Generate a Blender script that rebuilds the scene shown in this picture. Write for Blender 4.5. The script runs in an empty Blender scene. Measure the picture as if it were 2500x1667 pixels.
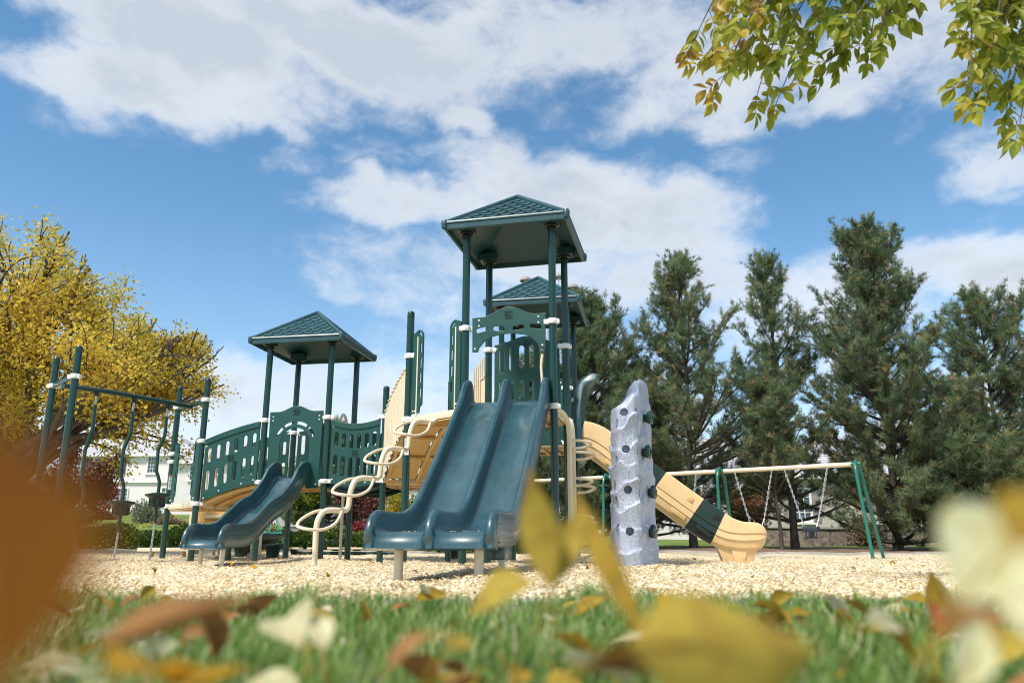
import bpy, bmesh, math, random
import numpy as np
from mathutils import Vector, Matrix
random.seed(7); np.random.seed(7)
SC = bpy.context.scene
COL = SC.collection
PI = math.pi
# ------------------------------------------------------------------ camera numbers
FPX, CX, CY, HC = 1930.0, 1250.0, 833.5, 0.25
TH = math.radians(14.52)
def ray(px, py):
    v = CY - py
    return Vector((px - CX, FPX*math.cos(TH) - v*math.sin(TH), FPX*math.sin(TH) + v*math.cos(TH)))
def at(px, py, Y):
    d = ray(px, py)
    return d*(Y/d.y) + Vector((0, 0, HC))
def lerp(a, b, t): return a + (b-a)*t
def clamp(x, a=0., b=1.): return max(a, min(b, x))
def sstep(a, b, x):
    t = clamp((x-a)/(b-a)); return t*t*(3-2*t)
# ------------------------------------------------------------------ terrain
YLAWN = 2.42
def gz(x, y):
    if y < YLAWN: return 0.075
    a = x/max(y, 1.0)
    k = sstep(11, 20, y)
    L = clamp((-a-.02)/.3); R = clamp((a-.08)/.25)
    z = .03 + k*(.11*L - .09*R)
    z += .03*math.sin(x*1.9+.7)*math.sin(y*1.3+x*.4) + .014*math.sin(x*4.1+y*2.7)
    if y > 21:
        t = min(y, 95)-21
        s = np.interp(a, [-.55, -.4, -.2, 0, .15, .35], [.052, .052, .036, .022, .019, .019])
        z += s*t*sstep(21, 27, y)
    return z
# ------------------------------------------------------------------ object helpers
def wm(o):
    m = Matrix.LocRotScale(o.location, o.rotation_euler, o.scale)
    return wm(o.parent) @ m if o.parent else m
def tag(o, label=None, cat=None, group=None, kind=None):
    if label: o['label'] = label
    if cat: o['category'] = cat
    if group: o['group'] = group
    if kind: o['kind'] = kind
    return o
def thing(name, label, cat, loc=(0, 0, 0), rz=0, group=None):
    o = bpy.data.objects.new(name, None); COL.objects.link(o)
    o.empty_display_size = .1
    o.location = loc; o.rotation_euler = (0, 0, rz)
    return tag(o, label, cat, group)
def link(name, me, parent=None, mat=None):
    if mat is not None:
        me.materials.clear(); me.materials.append(mat)
    o = bpy.data.objects.new(name, me); COL.objects.link(o)
    if parent:
        me.transform(wm(parent).inverted()); o.parent = parent
    return o
def share(name, me, parent, loc, mat3=None):
    """another object on the same mesh (meshes built round the origin)"""
    o = bpy.data.objects.new(name, me); COL.objects.link(o)
    M = Matrix.Translation(Vector(loc)) @ (mat3.to_4x4() if mat3 else Matrix())
    if parent:
        o.parent = parent; M = wm(parent).inverted() @ M
    o.matrix_basis = M
    return o
def copy_tree(o, parent=None):
    c = o.copy(); COL.objects.link(c)
    if parent: c.parent = parent
    for ch in o.children: copy_tree(ch, c)
    return c
def children_rec(o):
    return [o] + [x for ch in o.children for x in children_rec(ch)]
# ------------------------------------------------------------------ mesh builder
def frames(pts, closed=False):
    n = len(pts); T = []
    for i in range(n):
        a = pts[(i-1) % n] if (closed or i > 0) else pts[i]
        b = pts[(i+1) % n] if (closed or i < n-1) else pts[i]
        T.append((b-a).normalized())
    up = Vector((0, 0, 1)) if abs(T[0].z) < .9 else Vector((1, 0, 0))
    N = [(up - T[0]*up.dot(T[0])).normalized()]
    for i in range(1, n):
        v = N[-1] - T[i]*N[-1].dot(T[i])
        N.append(v.normalized() if v.length > 1e-6 else N[-1])
    return T, N
def smooth_path(pts, sub=6, closed=False):
    pts = [Vector(p) for p in pts]; n = len(pts); out = []
    rng = n if closed else n-1
    for i in range(rng):
        p0 = pts[(i-1) % n] if (closed or i > 0) else pts[i]*2-pts[i+1]
        p1 = pts[i]; p2 = pts[(i+1) % n]
        p3 = pts[(i+2) % n] if (closed or i < n-2) else pts[i+1]*2-pts[i]
        for k in range(sub):
            t = k/sub
            out.append(.5*((2*p1) + (p2-p0)*t + (2*p0-5*p1+4*p2-p3)*t*t + (3*p1-p0-3*p2+p3)*t**3))
    if not closed: out.append(pts[-1])
    return out
class MB:
    def __init__(s): s.v = []; s.f = []; s.t = []
    def add(s, vs, fs, tint=0.):
        b = len(s.v); s.v += [tuple(v) for v in vs]
        s.f += [tuple(i+b for i in f) for f in fs]; s.t += [tint]*len(fs)
        return s
    def box(s, c, d, M=None, tint=0.):
        x, y, z = d[0]/2, d[1]/2, d[2]/2
        vs = [Vector((a*x, b*y, e*z)) for e in (-1, 1) for b in (-1, 1) for a in (-1, 1)]
        c = Vector(c)
        vs = [(M @ v if M else v) + c for v in vs]
        return s.add(vs, [(0, 2, 3, 1), (4, 5, 7, 6), (0, 1, 5, 4), (2, 6, 7, 3), (0, 4, 6, 2), (1, 3, 7, 5)], tint)
    def tube(s, pts, r, n=10, closed=False, cap=True, tint=0.):
        pts = [Vector(p) for p in pts]
        T, N = frames(pts, closed); m = len(pts)
        rs = r if hasattr(r, '__len__') else [r]*m
        vs = []
        for i in range(m):
            B = T[i].cross(N[i])
            for k in range(n):
                a = 2*PI*k/n
                vs.append(pts[i] + (N[i]*math.cos(a) + B*math.sin(a))*rs[i])
        fs = []
        for i in range(m if closed else m-1):
            j = (i+1) % m
            for k in range(n):
                l = (k+1) % n
                fs.append((i*n+k, i*n+l, j*n+l, j*n+k))
        if cap and not closed:
            fs.append(tuple(range(n-1, -1, -1))); fs.append(tuple((m-1)*n+k for k in range(n)))
        return s.add(vs, fs, tint)
    def lathe(s, prof, c=(0, 0, 0), n=20, tint=0.):
        vs = []; c = Vector(c)
        for r, z in prof:
            for k in range(n):
                a = 2*PI*k/n; vs.append(c + Vector((r*math.cos(a), r*math.sin(a), z)))
        fs = []
        for i in range(len(prof)-1):
            for k in range(n):
                l = (k+1) % n; fs.append((i*n+k, i*n+l, (i+1)*n+l, (i+1)*n+k))
        return s.add(vs, fs, tint)
    def prism(s, poly, z0, z1, tint=0.):
        n = len(poly)
        vs = [(p[0], p[1], z0) for p in poly] + [(p[0], p[1], z1) for p in poly]
        fs = [tuple(range(n-1, -1, -1)), tuple(range(n, 2*n))] + [(i, (i+1) % n, n+(i+1) % n, n+i) for i in range(n)]
        return s.add(vs, fs, tint)
    def mesh(s, name, smooth=40, bevel=0.):
        me = bpy.data.meshes.new(name); me.from_pydata(s.v, [], s.f)
        if any(s.t):
            at_ = me.attributes.new('tint', 'FLOAT', 'FACE'); at_.data.foreach_set('value', s.t)
        if bevel or smooth is not None:
            bm = bmesh.new(); bm.from_mesh(me)
            bmesh.ops.recalc_face_normals(bm, faces=bm.faces)
            if bevel:
                ed = [e for e in bm.edges if len(e.link_faces) == 2 and e.calc_face_angle(0) > .6]
                bmesh.ops.bevel(bm, geom=ed, offset=bevel, segments=2, affect='EDGES', profile=.5, clamp_overlap=True)
            bm.to_mesh(me); bm.free()
        if smooth is not None:
            me.polygons.foreach_set('use_smooth', [True]*len(me.polygons))
            me.set_sharp_from_angle(angle=math.radians(smooth))
        me.update()
        return me
    def build(s, name, mat, parent=None, smooth=40, bevel=0.):
        return link(name, s.mesh(name, smooth, bevel), parent, mat)
def np_mesh(name, V, F, mat, parent=None, tint=None, smooth=False):
    V = np.asarray(V, dtype=np.float32); F = np.asarray(F, dtype=np.int32)
    me = bpy.data.meshes.new(name); k = F.shape[1]
    me.vertices.add(len(V)); me.vertices.foreach_set('co', V.ravel())
    me.loops.add(F.size); me.loops.foreach_set('vertex_index', F.ravel())
    me.polygons.add(len(F)); me.polygons.foreach_set('loop_start', np.arange(0, F.size, k, dtype=np.int32))
    if smooth: me.polygons.foreach_set('use_smooth', np.ones(len(F), dtype=bool))
    if tint is not None:
        a = me.attributes.new('tint', 'FLOAT', 'FACE'); a.data.foreach_set('value', np.asarray(tint, dtype=np.float32))
    me.update(calc_edges=True)
    return link(name, me, parent, mat)
def flat_mesh(loops, thick, bevel=.004):
    """plate with holes: loops[0] outer, the rest holes, in metres; lies in XY, extruded in Z"""
    cu = bpy.data.curves.new('plate', 'CURVE'); cu.dimensions = '2D'; cu.fill_mode = 'BOTH'
    cu.extrude = thick/2-bevel; cu.bevel_depth = bevel; cu.bevel_resolution = 1
    cu.offset = -bevel
    for lp in loops:
        sp = cu.splines.new('POLY'); sp.points.add(len(lp)-1)
        sp.points.foreach_set('co', [c for p in lp for c in (p[0], p[1], 0, 1)])
        sp.use_cyclic_u = True
    ob = bpy.data.objects.new('plate', cu); COL.objects.link(ob)
    dg = bpy.context.evaluated_depsgraph_get(); dg.update()
    me = bpy.data.meshes.new_from_object(ob.evaluated_get(dg))
    bpy.data.objects.remove(ob); bpy.data.curves.remove(cu)
    me.polygons.foreach_set('use_smooth', [False]*len(me.polygons))
    return me
def slot(cx, cy, w, h, n=5):
    r = w/2; hh = max(h/2-r, 0)
    return [(cx+r*math.cos(PI*k/n), cy+hh+r*math.sin(PI*k/n)) for k in range(n+1)] + \
           [(cx-r*math.cos(PI*k/n), cy-hh-r*math.sin(PI*k/n)) for k in range(n+1)]
def arcslot(cx, cy, r0, r1, a0, a1, n=6):
    A = [a0+(a1-a0)*k/n for k in range(n+1)]
    return [(cx+r1*math.cos(a), cy+r1*math.sin(a)) for a in A] + [(cx+r0*math.cos(a), cy+r0*math.sin(a)) for a in reversed(A)]
def edge_matrix(A, B, z0):
    """local x along A->B, local y up, local z the face normal"""
    u = Vector((B[0]-A[0], B[1]-A[1], 0)).normalized(); up = Vector((0, 0, 1)); n = u.cross(up)
    M = Matrix(((u.x, up.x, n.x, A[0]), (u.y, up.y, n.y, A[1]), (u.z, up.z, n.z, z0), (0, 0, 0, 1)))
    return M
# ------------------------------------------------------------------ materials
class NT:
    def __init__(s, name):
        s.m = bpy.data.materials.new(name); s.m.use_nodes = True
        s.t = s.m.node_tree; s.b = s.t.nodes['Principled BSDF']; s.o = s.t.nodes['Material Output']
    def n(s, typ, **kw):
        nd = s.t.nodes.new(typ)
        for k, v in kw.items():
            if k in nd.inputs.keys(): nd.inputs[k].default_value = v
            else: setattr(nd, k, v)
        return nd
    def l(s, a, b): s.t.links.new(a, b)
def c4(c): return (c[0], c[1], c[2], 1)
def ramp(nt, fac, stops):
    r = nt.n('ShaderNodeValToRGB'); e = r.color_ramp.elements
    while len(e) < len(stops): e.new(.5)
    for el, (p, c) in zip(e, stops): el.position = p; el.color = c4(c)
    nt.l(fac, r.inputs['Fac']); return r.outputs['Color']
def objcoord(nt): return nt.n('ShaderNodeTexCoord').outputs['Object']
def plain(name, col, rough=.5, vary=.18, scale=3., bump=0., bscale=60., metal=0., coat=0., spec=.5, dirt=None):
    nt = NT(name); b = nt.b; co = objcoord(nt)
    nz = nt.n('ShaderNodeTexNoise', Scale=scale, Detail=5., Roughness=.65); nt.l(co, nz.inputs['Vector'])
    lo = tuple(c*(1-vary) for c in col); hi = tuple(min(1, c*(1+vary)) for c in col)
    c = ramp(nt, nz.outputs['Fac'], [(.3, lo), (.7, hi)])
    if dirt:
        nz2 = nt.n('ShaderNodeTexNoise', Scale=scale*6, Detail=8., Roughness=.7); nt.l(co, nz2.inputs['Vector'])
        mr = nt.n('ShaderNodeMapRange'); nt.l(nz2.outputs['Fac'], mr.inputs['Value'])
        mr.inputs['From Min'].default_value = .52; mr.inputs['From Max'].default_value = .8; mr.inputs['To Max'].default_value = .6
        mx = nt.n('ShaderNodeMix', data_type='RGBA'); nt.l(mr.outputs['Result'], mx.inputs['Factor'])
        nt.l(c, mx.inputs[6]); mx.inputs[7].default_value = c4(dirt); c = mx.outputs[2]
    nt.l(c, b.inputs['Base Color'])
    rr = nt.n('ShaderNodeMapRange'); nt.l(nz.outputs['Fac'], rr.inputs['Value'])
    rr.inputs['To Min'].default_value = rough*.8; rr.inputs['To Max'].default_value = min(1, rough*1.25)
    nt.l(rr.outputs['Result'], b.inputs['Roughness'])
    b.inputs['Metallic'].default_value = metal; b.inputs['Specular IOR Level'].default_value = spec
    b.inputs['Coat Weight'].default_value = coat; b.inputs['Coat Roughness'].default_value = .12
    if bump:
        n3 = nt.n('ShaderNodeTexNoise', Scale=bscale, Detail=3.); nt.l(co, n3.inputs['Vector'])
        bp = nt.n('ShaderNodeBump', Strength=bump, Distance=.01); nt.l(n3.outputs['Fac'], bp.inputs['Height'])
        nt.l(bp.outputs['Normal'], b.inputs['Normal'])
    return nt.m
def leafy(name, stops, trans=.45, rough=.5, noise=0., spec=.3, nscale=6.):
    """foliage: colour from the per-face tint, light passes through"""
    nt = NT(name); b = nt.b
    a = nt.n('ShaderNodeAttribute', attribute_name='tint'); fac = a.outputs['Fac']
    if noise:
        co = objcoord(nt)
        nz = nt.n('ShaderNodeTexNoise', Scale=nscale, Detail=4.); nt.l(co, nz.inputs['Vector'])
        mr = nt.n('ShaderNodeMapRange'); nt.l(nz.outputs['Fac'], mr.inputs['Value'])
        mr.inputs['From Min'].default_value = .3; mr.inputs['From Max'].default_value = .7
        mr.inputs['To Min'].default_value = -noise; mr.inputs['To Max'].default_value = noise
        ad = nt.n('ShaderNodeMath', operation='ADD', use_clamp=True); nt.l(fac, ad.inputs[0]); nt.l(mr.outputs['Result'], ad.inputs[1])
        fac = ad.outputs[0]
    c = ramp(nt, fac, stops)
    nt.l(c, b.inputs['Base Color']); b.inputs['Roughness'].default_value = rough; b.inputs['Specular IOR Level'].default_value = spec
    tr = nt.n('ShaderNodeBsdfTranslucent'); nt.l(c, tr.inputs['Color'])
    mx = nt.n('ShaderNodeMixShader'); mx.inputs[0].default_value = trans
    nt.l(b.outputs[0], mx.inputs[1]); nt.l(tr.outputs[0], mx.inputs[2]); nt.l(mx.outputs[0], nt.o.inputs['Surface'])
    return nt.m
M = {}
M['post'] = plain('green_paint', (.002, .036, .025), .28, .12, 2., coat=.3)
M['panel'] = plain('green_board', (.006, .058, .048), .42, .12, 4., bump=.08, bscale=250, dirt=(.02, .1, .085))
M['slide'] = plain('slide_plastic', (.007, .055, .072), .4, .3, 3., coat=.55, spec=.8, dirt=(.045, .125, .165))
M['roof'] = plain('roof_plastic', (.009, .058, .07), .38, .22, 5., bump=.1, bscale=120, spec=.7, dirt=(.05, .13, .15))
M['dark'] = plain('dark_plastic', (.008, .028, .022), .4, .2, 6.)
M['black'] = plain('black_fitting', (.008, .012, .011), .35, .2, 6.)
M['cream'] = plain('cream_paint', (.72, .62, .46), .38, .08, 5., dirt=(.6, .49, .34))
M['tan'] = plain('tan_plastic', (.74, .52, .27), .4, .08, 3., dirt=(.66, .43, .2))
M['decktan'] = plain('tan_deck_coating', (.62, .4, .16), .55, .15, 4., bump=.2, bscale=80)
M['white'] = plain('white_clamp', (.75, .76, .76), .4, .06, 9.)
M['steel'] = plain('galvanised_steel', (.6, .62, .64), .35, .2, 30., metal=.8)
M['teal_rope'] = plain('turquoise_rope', (.05, .42, .36), .6, .2, 20.)
M['tgreen'] = plain('swing_frame_paint', (.01, .13, .09), .3, .12, 2., coat=.3)
M['navy'] = plain('navy_rubber', (.012, .018, .035), .55, .2, 8.)
M['bark'] = plain('bark', (.085, .065, .055), .9, .5, 4., bump=1., bscale=22, dirt=(.16, .14, .13))
M['twig'] = plain('twig', (.05, .035, .028), .85, .4, 9., bump=.5, bscale=60)
M['concrete'] = plain('concrete', (.42, .4, .37), .85, .25, 3., bump=.5, bscale=70, dirt=(.25, .22, .18))
M['wallw'] = plain('white_render', (.74, .69, .67), .8, .06, 1.5, bump=.15, bscale=30)
M['wallb'] = plain('beige_render', (.47, .43, .38), .8, .08, 1.5, bump=.15, bscale=30)
M['trim'] = plain('white_trim', (.8, .79, .77), .5, .04, 3.)
M['shutter'] = plain('dark_shutter', (.05, .045, .05), .6, .2, 3.)
M['gshutter'] = plain('grey_shutter', (.28, .26, .26), .6, .15, 3.)
M['glass'] = plain('window_glass', (.03, .05, .08), .08, .3, 1., spec=.8)
M['sticker'] = plain('white_sticker', (.8, .8, .8), .4, .03)
M['red'] = plain('red_print', (.55, .06, .03), .4, .05)
def roof_tiles():
    nt = NT('grey_roof_tiles'); co = objcoord(nt)
    w = nt.n('ShaderNodeTexWave', wave_type='BANDS', bands_direction='Z', Scale=2.2, Distortion=.6, Detail=2.); nt.l(co, w.inputs['Vector'])
    nz = nt.n('ShaderNodeTexNoise', Scale=2.5, Detail=6.); nt.l(co, nz.inputs['Vector'])
    mx = nt.n('ShaderNodeMath', operation='MULTIPLY'); nt.l(w.outputs['Fac'], mx.inputs[0]); nt.l(nz.outputs['Fac'], mx.inputs[1])
    nt.l(ramp(nt, mx.outputs[0], [(.05, (.3, .3, .32)), (.55, (.52, .52, .54))]), nt.b.inputs['Base Color'])
    bp = nt.n('ShaderNodeBump', Strength=.6, Distance=.05); nt.l(w.outputs['Fac'], bp.inputs['Height']); nt.l(bp.outputs['Normal'], nt.b.inputs['Normal'])
    nt.b.inputs['Roughness'].default_value = .8
    return nt.m
M['tiles'] = roof_tiles()
def rock_mat():
    nt = NT('speckled_rock_plastic'); co = objcoord(nt)
    n1 = nt.n('ShaderNodeTexNoise', Scale=95., Detail=2., Roughness=.6); nt.l(co, n1.inputs['Vector'])
    n2 = nt.n('ShaderNodeTexNoise', Scale=3., Detail=4.); nt.l(co, n2.inputs['Vector'])
    ad = nt.n('ShaderNodeMath', operation='MULTIPLY_ADD'); nt.l(n2.outputs['Fac'], ad.inputs[0]); ad.inputs[1].default_value = .28; nt.l(n1.outputs['Fac'], ad.inputs[2])
    nt.l(ramp(nt, ad.outputs[0], [(.48, (.13, .16, .25)), (.57, (.3, .34, .45)), (.66, (.43, .47, .58)), (.8, (.58, .61, .7))]), nt.b.inputs['Base Color'])
    nt.b.inputs['Roughness'].default_value = .55
    bp = nt.n('ShaderNodeBump', Strength=.12, Distance=.01); nt.l(n1.outputs['Fac'], bp.inputs['Height']); nt.l(bp.outputs['Normal'], nt.b.inputs['Normal'])
    return nt.m
M['rock'] = rock_mat()
def perf_mat():
    nt = NT('perforated_tan_sheet'); co = nt.n('ShaderNodeTexCoord').outputs['UV']
    v = nt.n('ShaderNodeTexVoronoi', Scale=1., Randomness=0.); nt.l(co, v.inputs['Vector'])
    g = nt.n('ShaderNodeMath', operation='LESS_THAN'); g.inputs[1].default_value = .23; nt.l(v.outputs['Distance'], g.inputs[0])
    mx = nt.n('ShaderNodeMix', data_type='RGBA'); nt.l(g.outputs[0], mx.inputs['Factor']); mx.inputs[6].default_value = (.7, .45, .18, 1); mx.inputs[7].default_value = (.2, .13, .06, 1)
    nt.l(mx.outputs[2], nt.b.inputs['Base Color']); nt.b.inputs['Roughness'].default_value = .5
    return nt.m
M['perf'] = perf_mat()
def chips_ground():
    nt = NT('wood_chip_bed'); co = objcoord(nt)
    v = nt.n('ShaderNodeTexVoronoi', Scale=34.); nt.l(co, v.inputs['Vector'])
    n2 = nt.n('ShaderNodeTexNoise', Scale=.6, Detail=6., Roughness=.7); nt.l(co, n2.inputs['Vector'])
    sp = nt.n('ShaderNodeSeparateColor'); nt.l(v.outputs['Color'], sp.inputs[0])
    ad = nt.n('ShaderNodeMath', operation='MULTIPLY_ADD'); nt.l(n2.outputs['Fac'], ad.inputs[0]); ad.inputs[1].default_value = .7; nt.l(sp.outputs[0], ad.inputs[2])
    nt.l(ramp(nt, ad.outputs[0], [(.3, (.2, .13, .065)), (.5, (.46, .34, .18)), (.9, (.66, .55, .36)), (1., (.75, .67, .5))]), nt.b.inputs['Base Color'])
    nt.b.inputs['Roughness'].default_value = .9
    bp = nt.n('ShaderNodeBump', Strength=.9, Distance=.03); nt.l(sp.outputs[1], bp.inputs['Height']); nt.l(bp.outputs['Normal'], nt.b.inputs['Normal'])
    return nt.m
M['chipbed'] = chips_ground()
M['chips'] = leafy('wood_chip', [(0, (.16, .1, .05)), (.12, (.34, .23, .11)), (.35, (.6, .45, .25)), (.7, (.76, .63, .41)), (1, (.87, .79, .62))], trans=.0, rough=.85)
def lawn_mat():
    nt = NT('mown_lawn'); co = objcoord(nt)
    n1 = nt.n('ShaderNodeTexNoise', Scale=.35, Detail=8., Roughness=.7); nt.l(co, n1.inputs['Vector'])
    n2 = nt.n('ShaderNodeTexNoise', Scale=14., Detail=6., Roughness=.75); nt.l(co, n2.inputs['Vector'])
    ad = nt.n('ShaderNodeMath', operation='MULTIPLY_ADD'); nt.l(n2.outputs['Fac'], ad.inputs[0]); ad.inputs[1].default_value = .6; nt.l(n1.outputs['Fac'], ad.inputs[2])
    nt.l(ramp(nt, ad.outputs[0], [(.55, (.06, .11, .022)), (.8, (.13, .2, .045)), (1., (.24, .26, .09))]), nt.b.inputs['Base Color'])
    nt.b.inputs['Roughness'].default_value = .95; nt.b.inputs['Specular IOR Level'].default_value = .1
    bp = nt.n('ShaderNodeBump', Strength=1., Distance=.06); nt.l(n2.outputs['Fac'], bp.inputs['Height']); nt.l(bp.outputs['Normal'], nt.b.inputs['Normal'])
    return nt.m
M['lawn'] = lawn_mat()
M['soil'] = plain('lawn_soil', (.06, .05, .025), .95, .4, 8., bump=1., bscale=60)
M['mulch'] = plain('brown_mulch', (.17, .11, .07), .95, .5, 5., bump=1., bscale=40, dirt=(.3, .2, .12))
M['stone'] = plain('stacked_stone', (.19, .15, .125), .9, .85, 5., bump=1., bscale=9, dirt=(.5, .46, .42))
M['grass'] = leafy('grass_blade', [(0, (.06, .14, .02)), (.35, (.15, .28, .045)), (.7, (.3, .43, .11)), (.92, (.5, .56, .27)), (1, (.66, .58, .36))], .5, .4)
M['maple'] = leafy('maple_leaf', [(0, (.32, .33, .05)), (.3, (.58, .47, .07)), (.65, (.76, .56, .08)), (.88, (.72, .44, .08)), (1, (.48, .25, .07))], .55, .5)
M['ash'] = leafy('ash_leaf', [(0, (.16, .22, .03)), (.4, (.3, .35, .04)), (.75, (.46, .42, .05)), (.92, (.56, .38, .05)), (1, (.32, .2, .06))], .55, .4, noise=.12, nscale=25.)
M['pine'] = leafy('pine_needle', [(0, (.075, .11, .06)), (.45, (.165, .23, .115)), (.8, (.28, .34, .16)), (.93, (.36, .34, .16)), (1, (.5, .32, .17))], .5, .5)
M['hedge'] = leafy('hedge_leaf', [(0, (.035, .075, .012)), (.6, (.08, .15, .025)), (.93, (.15, .2, .04)), (1, (.6, .45, .08))], .3, .5)
M['darkhedge'] = leafy('dark_hedge_leaf', [(0, (.02, .04, .012)), (1, (.06, .1, .03))], .25, .5)
M['redleaf'] = leafy('red_leaf', [(0, (.14, .02, .025)), (.7, (.3, .045, .05)), (1, (.42, .12, .09))], .35, .5)
M['plum'] = leafy('plum_leaf', [(0, (.06, .02, .02)), (.7, (.16, .05, .045)), (1, (.28, .1, .06))], .3, .5)
M['yellowbush'] = leafy('yellow_bush_leaf', [(0, (.2, .2, .03)), (.6, (.5, .38, .04)), (1, (.6, .45, .1))], .4, .5)
M['drybush'] = leafy('dry_bush_leaf', [(0, (.16, .1, .06)), (.6, (.3, .2, .12)), (1, (.42, .33, .22))], .3, .6)
M['greentree'] = leafy('green_tree_leaf', [(0, (.08, .13, .02)), (.6, (.2, .25, .03)), (1, (.38, .36, .05))], .4, .5)
M['orangetree'] = leafy('orange_tree_leaf', [(0, (.26, .15, .07)), (.6, (.5, .25, .13)), (1, (.55, .36, .2))], .4, .5)
M['sage'] = leafy('sage_leaf', [(0, (.14, .17, .1)), (1, (.34, .36, .24))], .3, .6)
# =================================================================== PLAY STRUCTURE
V2 = lambda p: Vector((p[0], p[1], 0))
PS = thing('play_structure', 'green and cream playground structure with three roofed towers, slides and bridges on the wood chips', 'playground', (-1.5, 11.0, 0.0))
ZA, ZB, ZP = 1.83, 1.22, .92
P = {'AFL': (-.56, 9.2, 4.03), 'AFR': (.48, 8.95, 4.03), 'ABR': (.70, 10.03, 4.03), 'ABL': (-.31, 10.25, 4.03),
     'M': (-1.32, 9.92, 3.19), 'N': (-1.93, 11.95, 2.6), 'N2': (-.96, 12.25, 2.75), 'N3': (-1.72, 13.0, 2.6),
     'BFL': (-3.855, 12.26, 3.36), 'BFR': (-2.83, 12.07, 3.36), 'BBL': (-3.68, 13.3, 3.36), 'BBR': (-2.64, 13.13, 3.36),
     'P4': (-4.9, 12.5, 2.84), 'P3': (-5.7, 13.35, 2.88), 'Q': (-4.7, 13.55, 2.1),
     'P1': (-5.98, 10.6, 2.9), 'P2': (-6.67, 11.28, 2.9),
     'CFL': (-.17, 12.42, 4.03), 'CFR': (.88, 12.23, 4.03), 'CBR': (1.07, 13.28, 4.03), 'CBL': (.02, 13.47, 4.03)}
RP = .0445
# clamp heights on every post
CL = {'AFL': (2.79, 1.8), 'AFR': (2.81, 1.8), 'ABR': (2.78, 1.8), 'ABL': (2.78, 1.8), 'M': (2.62, 1.8), 'N': (2.16, 1.2), 'N2': (2.1, 1.2), 'N3': (2.1, 1.2),
      'BFL': (2.15, 1.2), 'BFR': (2.17, 1.2), 'BBL': (2.1, 1.2), 'BBR': (2.1, 1.2), 'P4': (2.52, 1.86, .89), 'P3': (2.54, 1.75, 1.62, .89), 'Q': (1.8, .89),
      'P1': (2.5,), 'P2': (2.5,), 'CFL': (2.66, 1.8), 'CFR': (2.66, 1.8), 'CBR': (2.66, 1.8), 'CBL': (2.66, 1.8)}
POST = {}
def face_dir(k):
    x, y, _ = P[k]; return math.atan2(-y, -x)
clampm = MB()
clampm.lathe([(.0455, -.032), (.058, -.034), (.062, -.028), (.062, .028), (.058, .034), (.0455, .032)], n=18)
clampm.box((.075, 0, 0), (.06, .05, .058)).box((-.065, 0, 0), (.03, .05, .05))
for q in (-.02, .02): clampm.lathe([(0, .0), (.006, .0), (.006, .003)], c=(.0, -.0625, q), n=6)
clampme = clampm.mesh('clamp', 40, .004); clampme.materials.append(M['white'])
DIRS = {'AFL': 10, 'AFR': 165, 'ABR': 200, 'ABL': -10, 'M': -40, 'N': 185, 'N2': 0, 'N3': 0, 'BFL': 0, 'BFR': -5, 'BBL': 0, 'BBR': 180,
        'P4': 10, 'P3': 0, 'Q': 0, 'P1': 170, 'P2': 0, 'CFL': 0, 'CFR': 180, 'CBR': 180, 'CBL': 0}
for k, (x, y, zt) in P.items():
    g = gz(x, y)
    mb = MB(); zt2 = zt
    mb.tube([(x, y, -.25), (x, y, zt2)], RP, 20)
    # shallow flutes of the extrusion
    for a in range(6):
        an = a*PI/3+.3
        mb.tube([(x+math.cos(an)*(RP-.002), y+math.sin(an)*(RP-.002), -.2), (x+math.cos(an)*(RP-.002), y+math.sin(an)*(RP-.002), zt2-.03)], .0045, 6)
    p = mb.build('post', M['post'], PS)
    POST[k] = p
    if zt < 3.3:
        MB().lathe([(.0465, -.05), (.0485, -.045), (.0485, .0), (.044, .02), (.03, .034), (.0, .04)], c=(x, y, zt), n=20).build('cap', M['post'], p)
    else:
        MB().lathe([(.047, -.07), (.055, -.065), (.055, -.03), (.085, -.02), (.085, .012), (.0, .012)], c=(x, y, zt), n=20).build('roof_flange', M['black'], p)
    for zc in CL[k]:
        share('clamp', clampme, p, (x, y, zc), Matrix.Rotation(math.radians(DIRS[k]), 3, 'Z'))
# stickers on two posts
for k, z in (('M', 1.47), ('P3', 1.28)):
    x, y, _ = P[k]; d = Vector((-x, -y, 0)).normalized(); c = Vector((x, y, z)) + d*(RP+.006)
    R = Matrix.Rotation(math.atan2(d.y, d.x), 3, 'Z')
    s = MB().box(c, (.004, .055, .24), R).build('warning_sticker', M['sticker'], POST[k])
    MB().box(c+d*.003+Vector((0, 0, .105)), (.004, .053, .026), R).build('warning_band', M['red'], s)
    mb = MB()
    for q in range(7): mb.box(c+d*.003+Vector((0, 0, .07-.026*q)), (.003, .036 if q % 3 else .02, .006), R)
    mb.build('small_print', M['shutter'], s)
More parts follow.
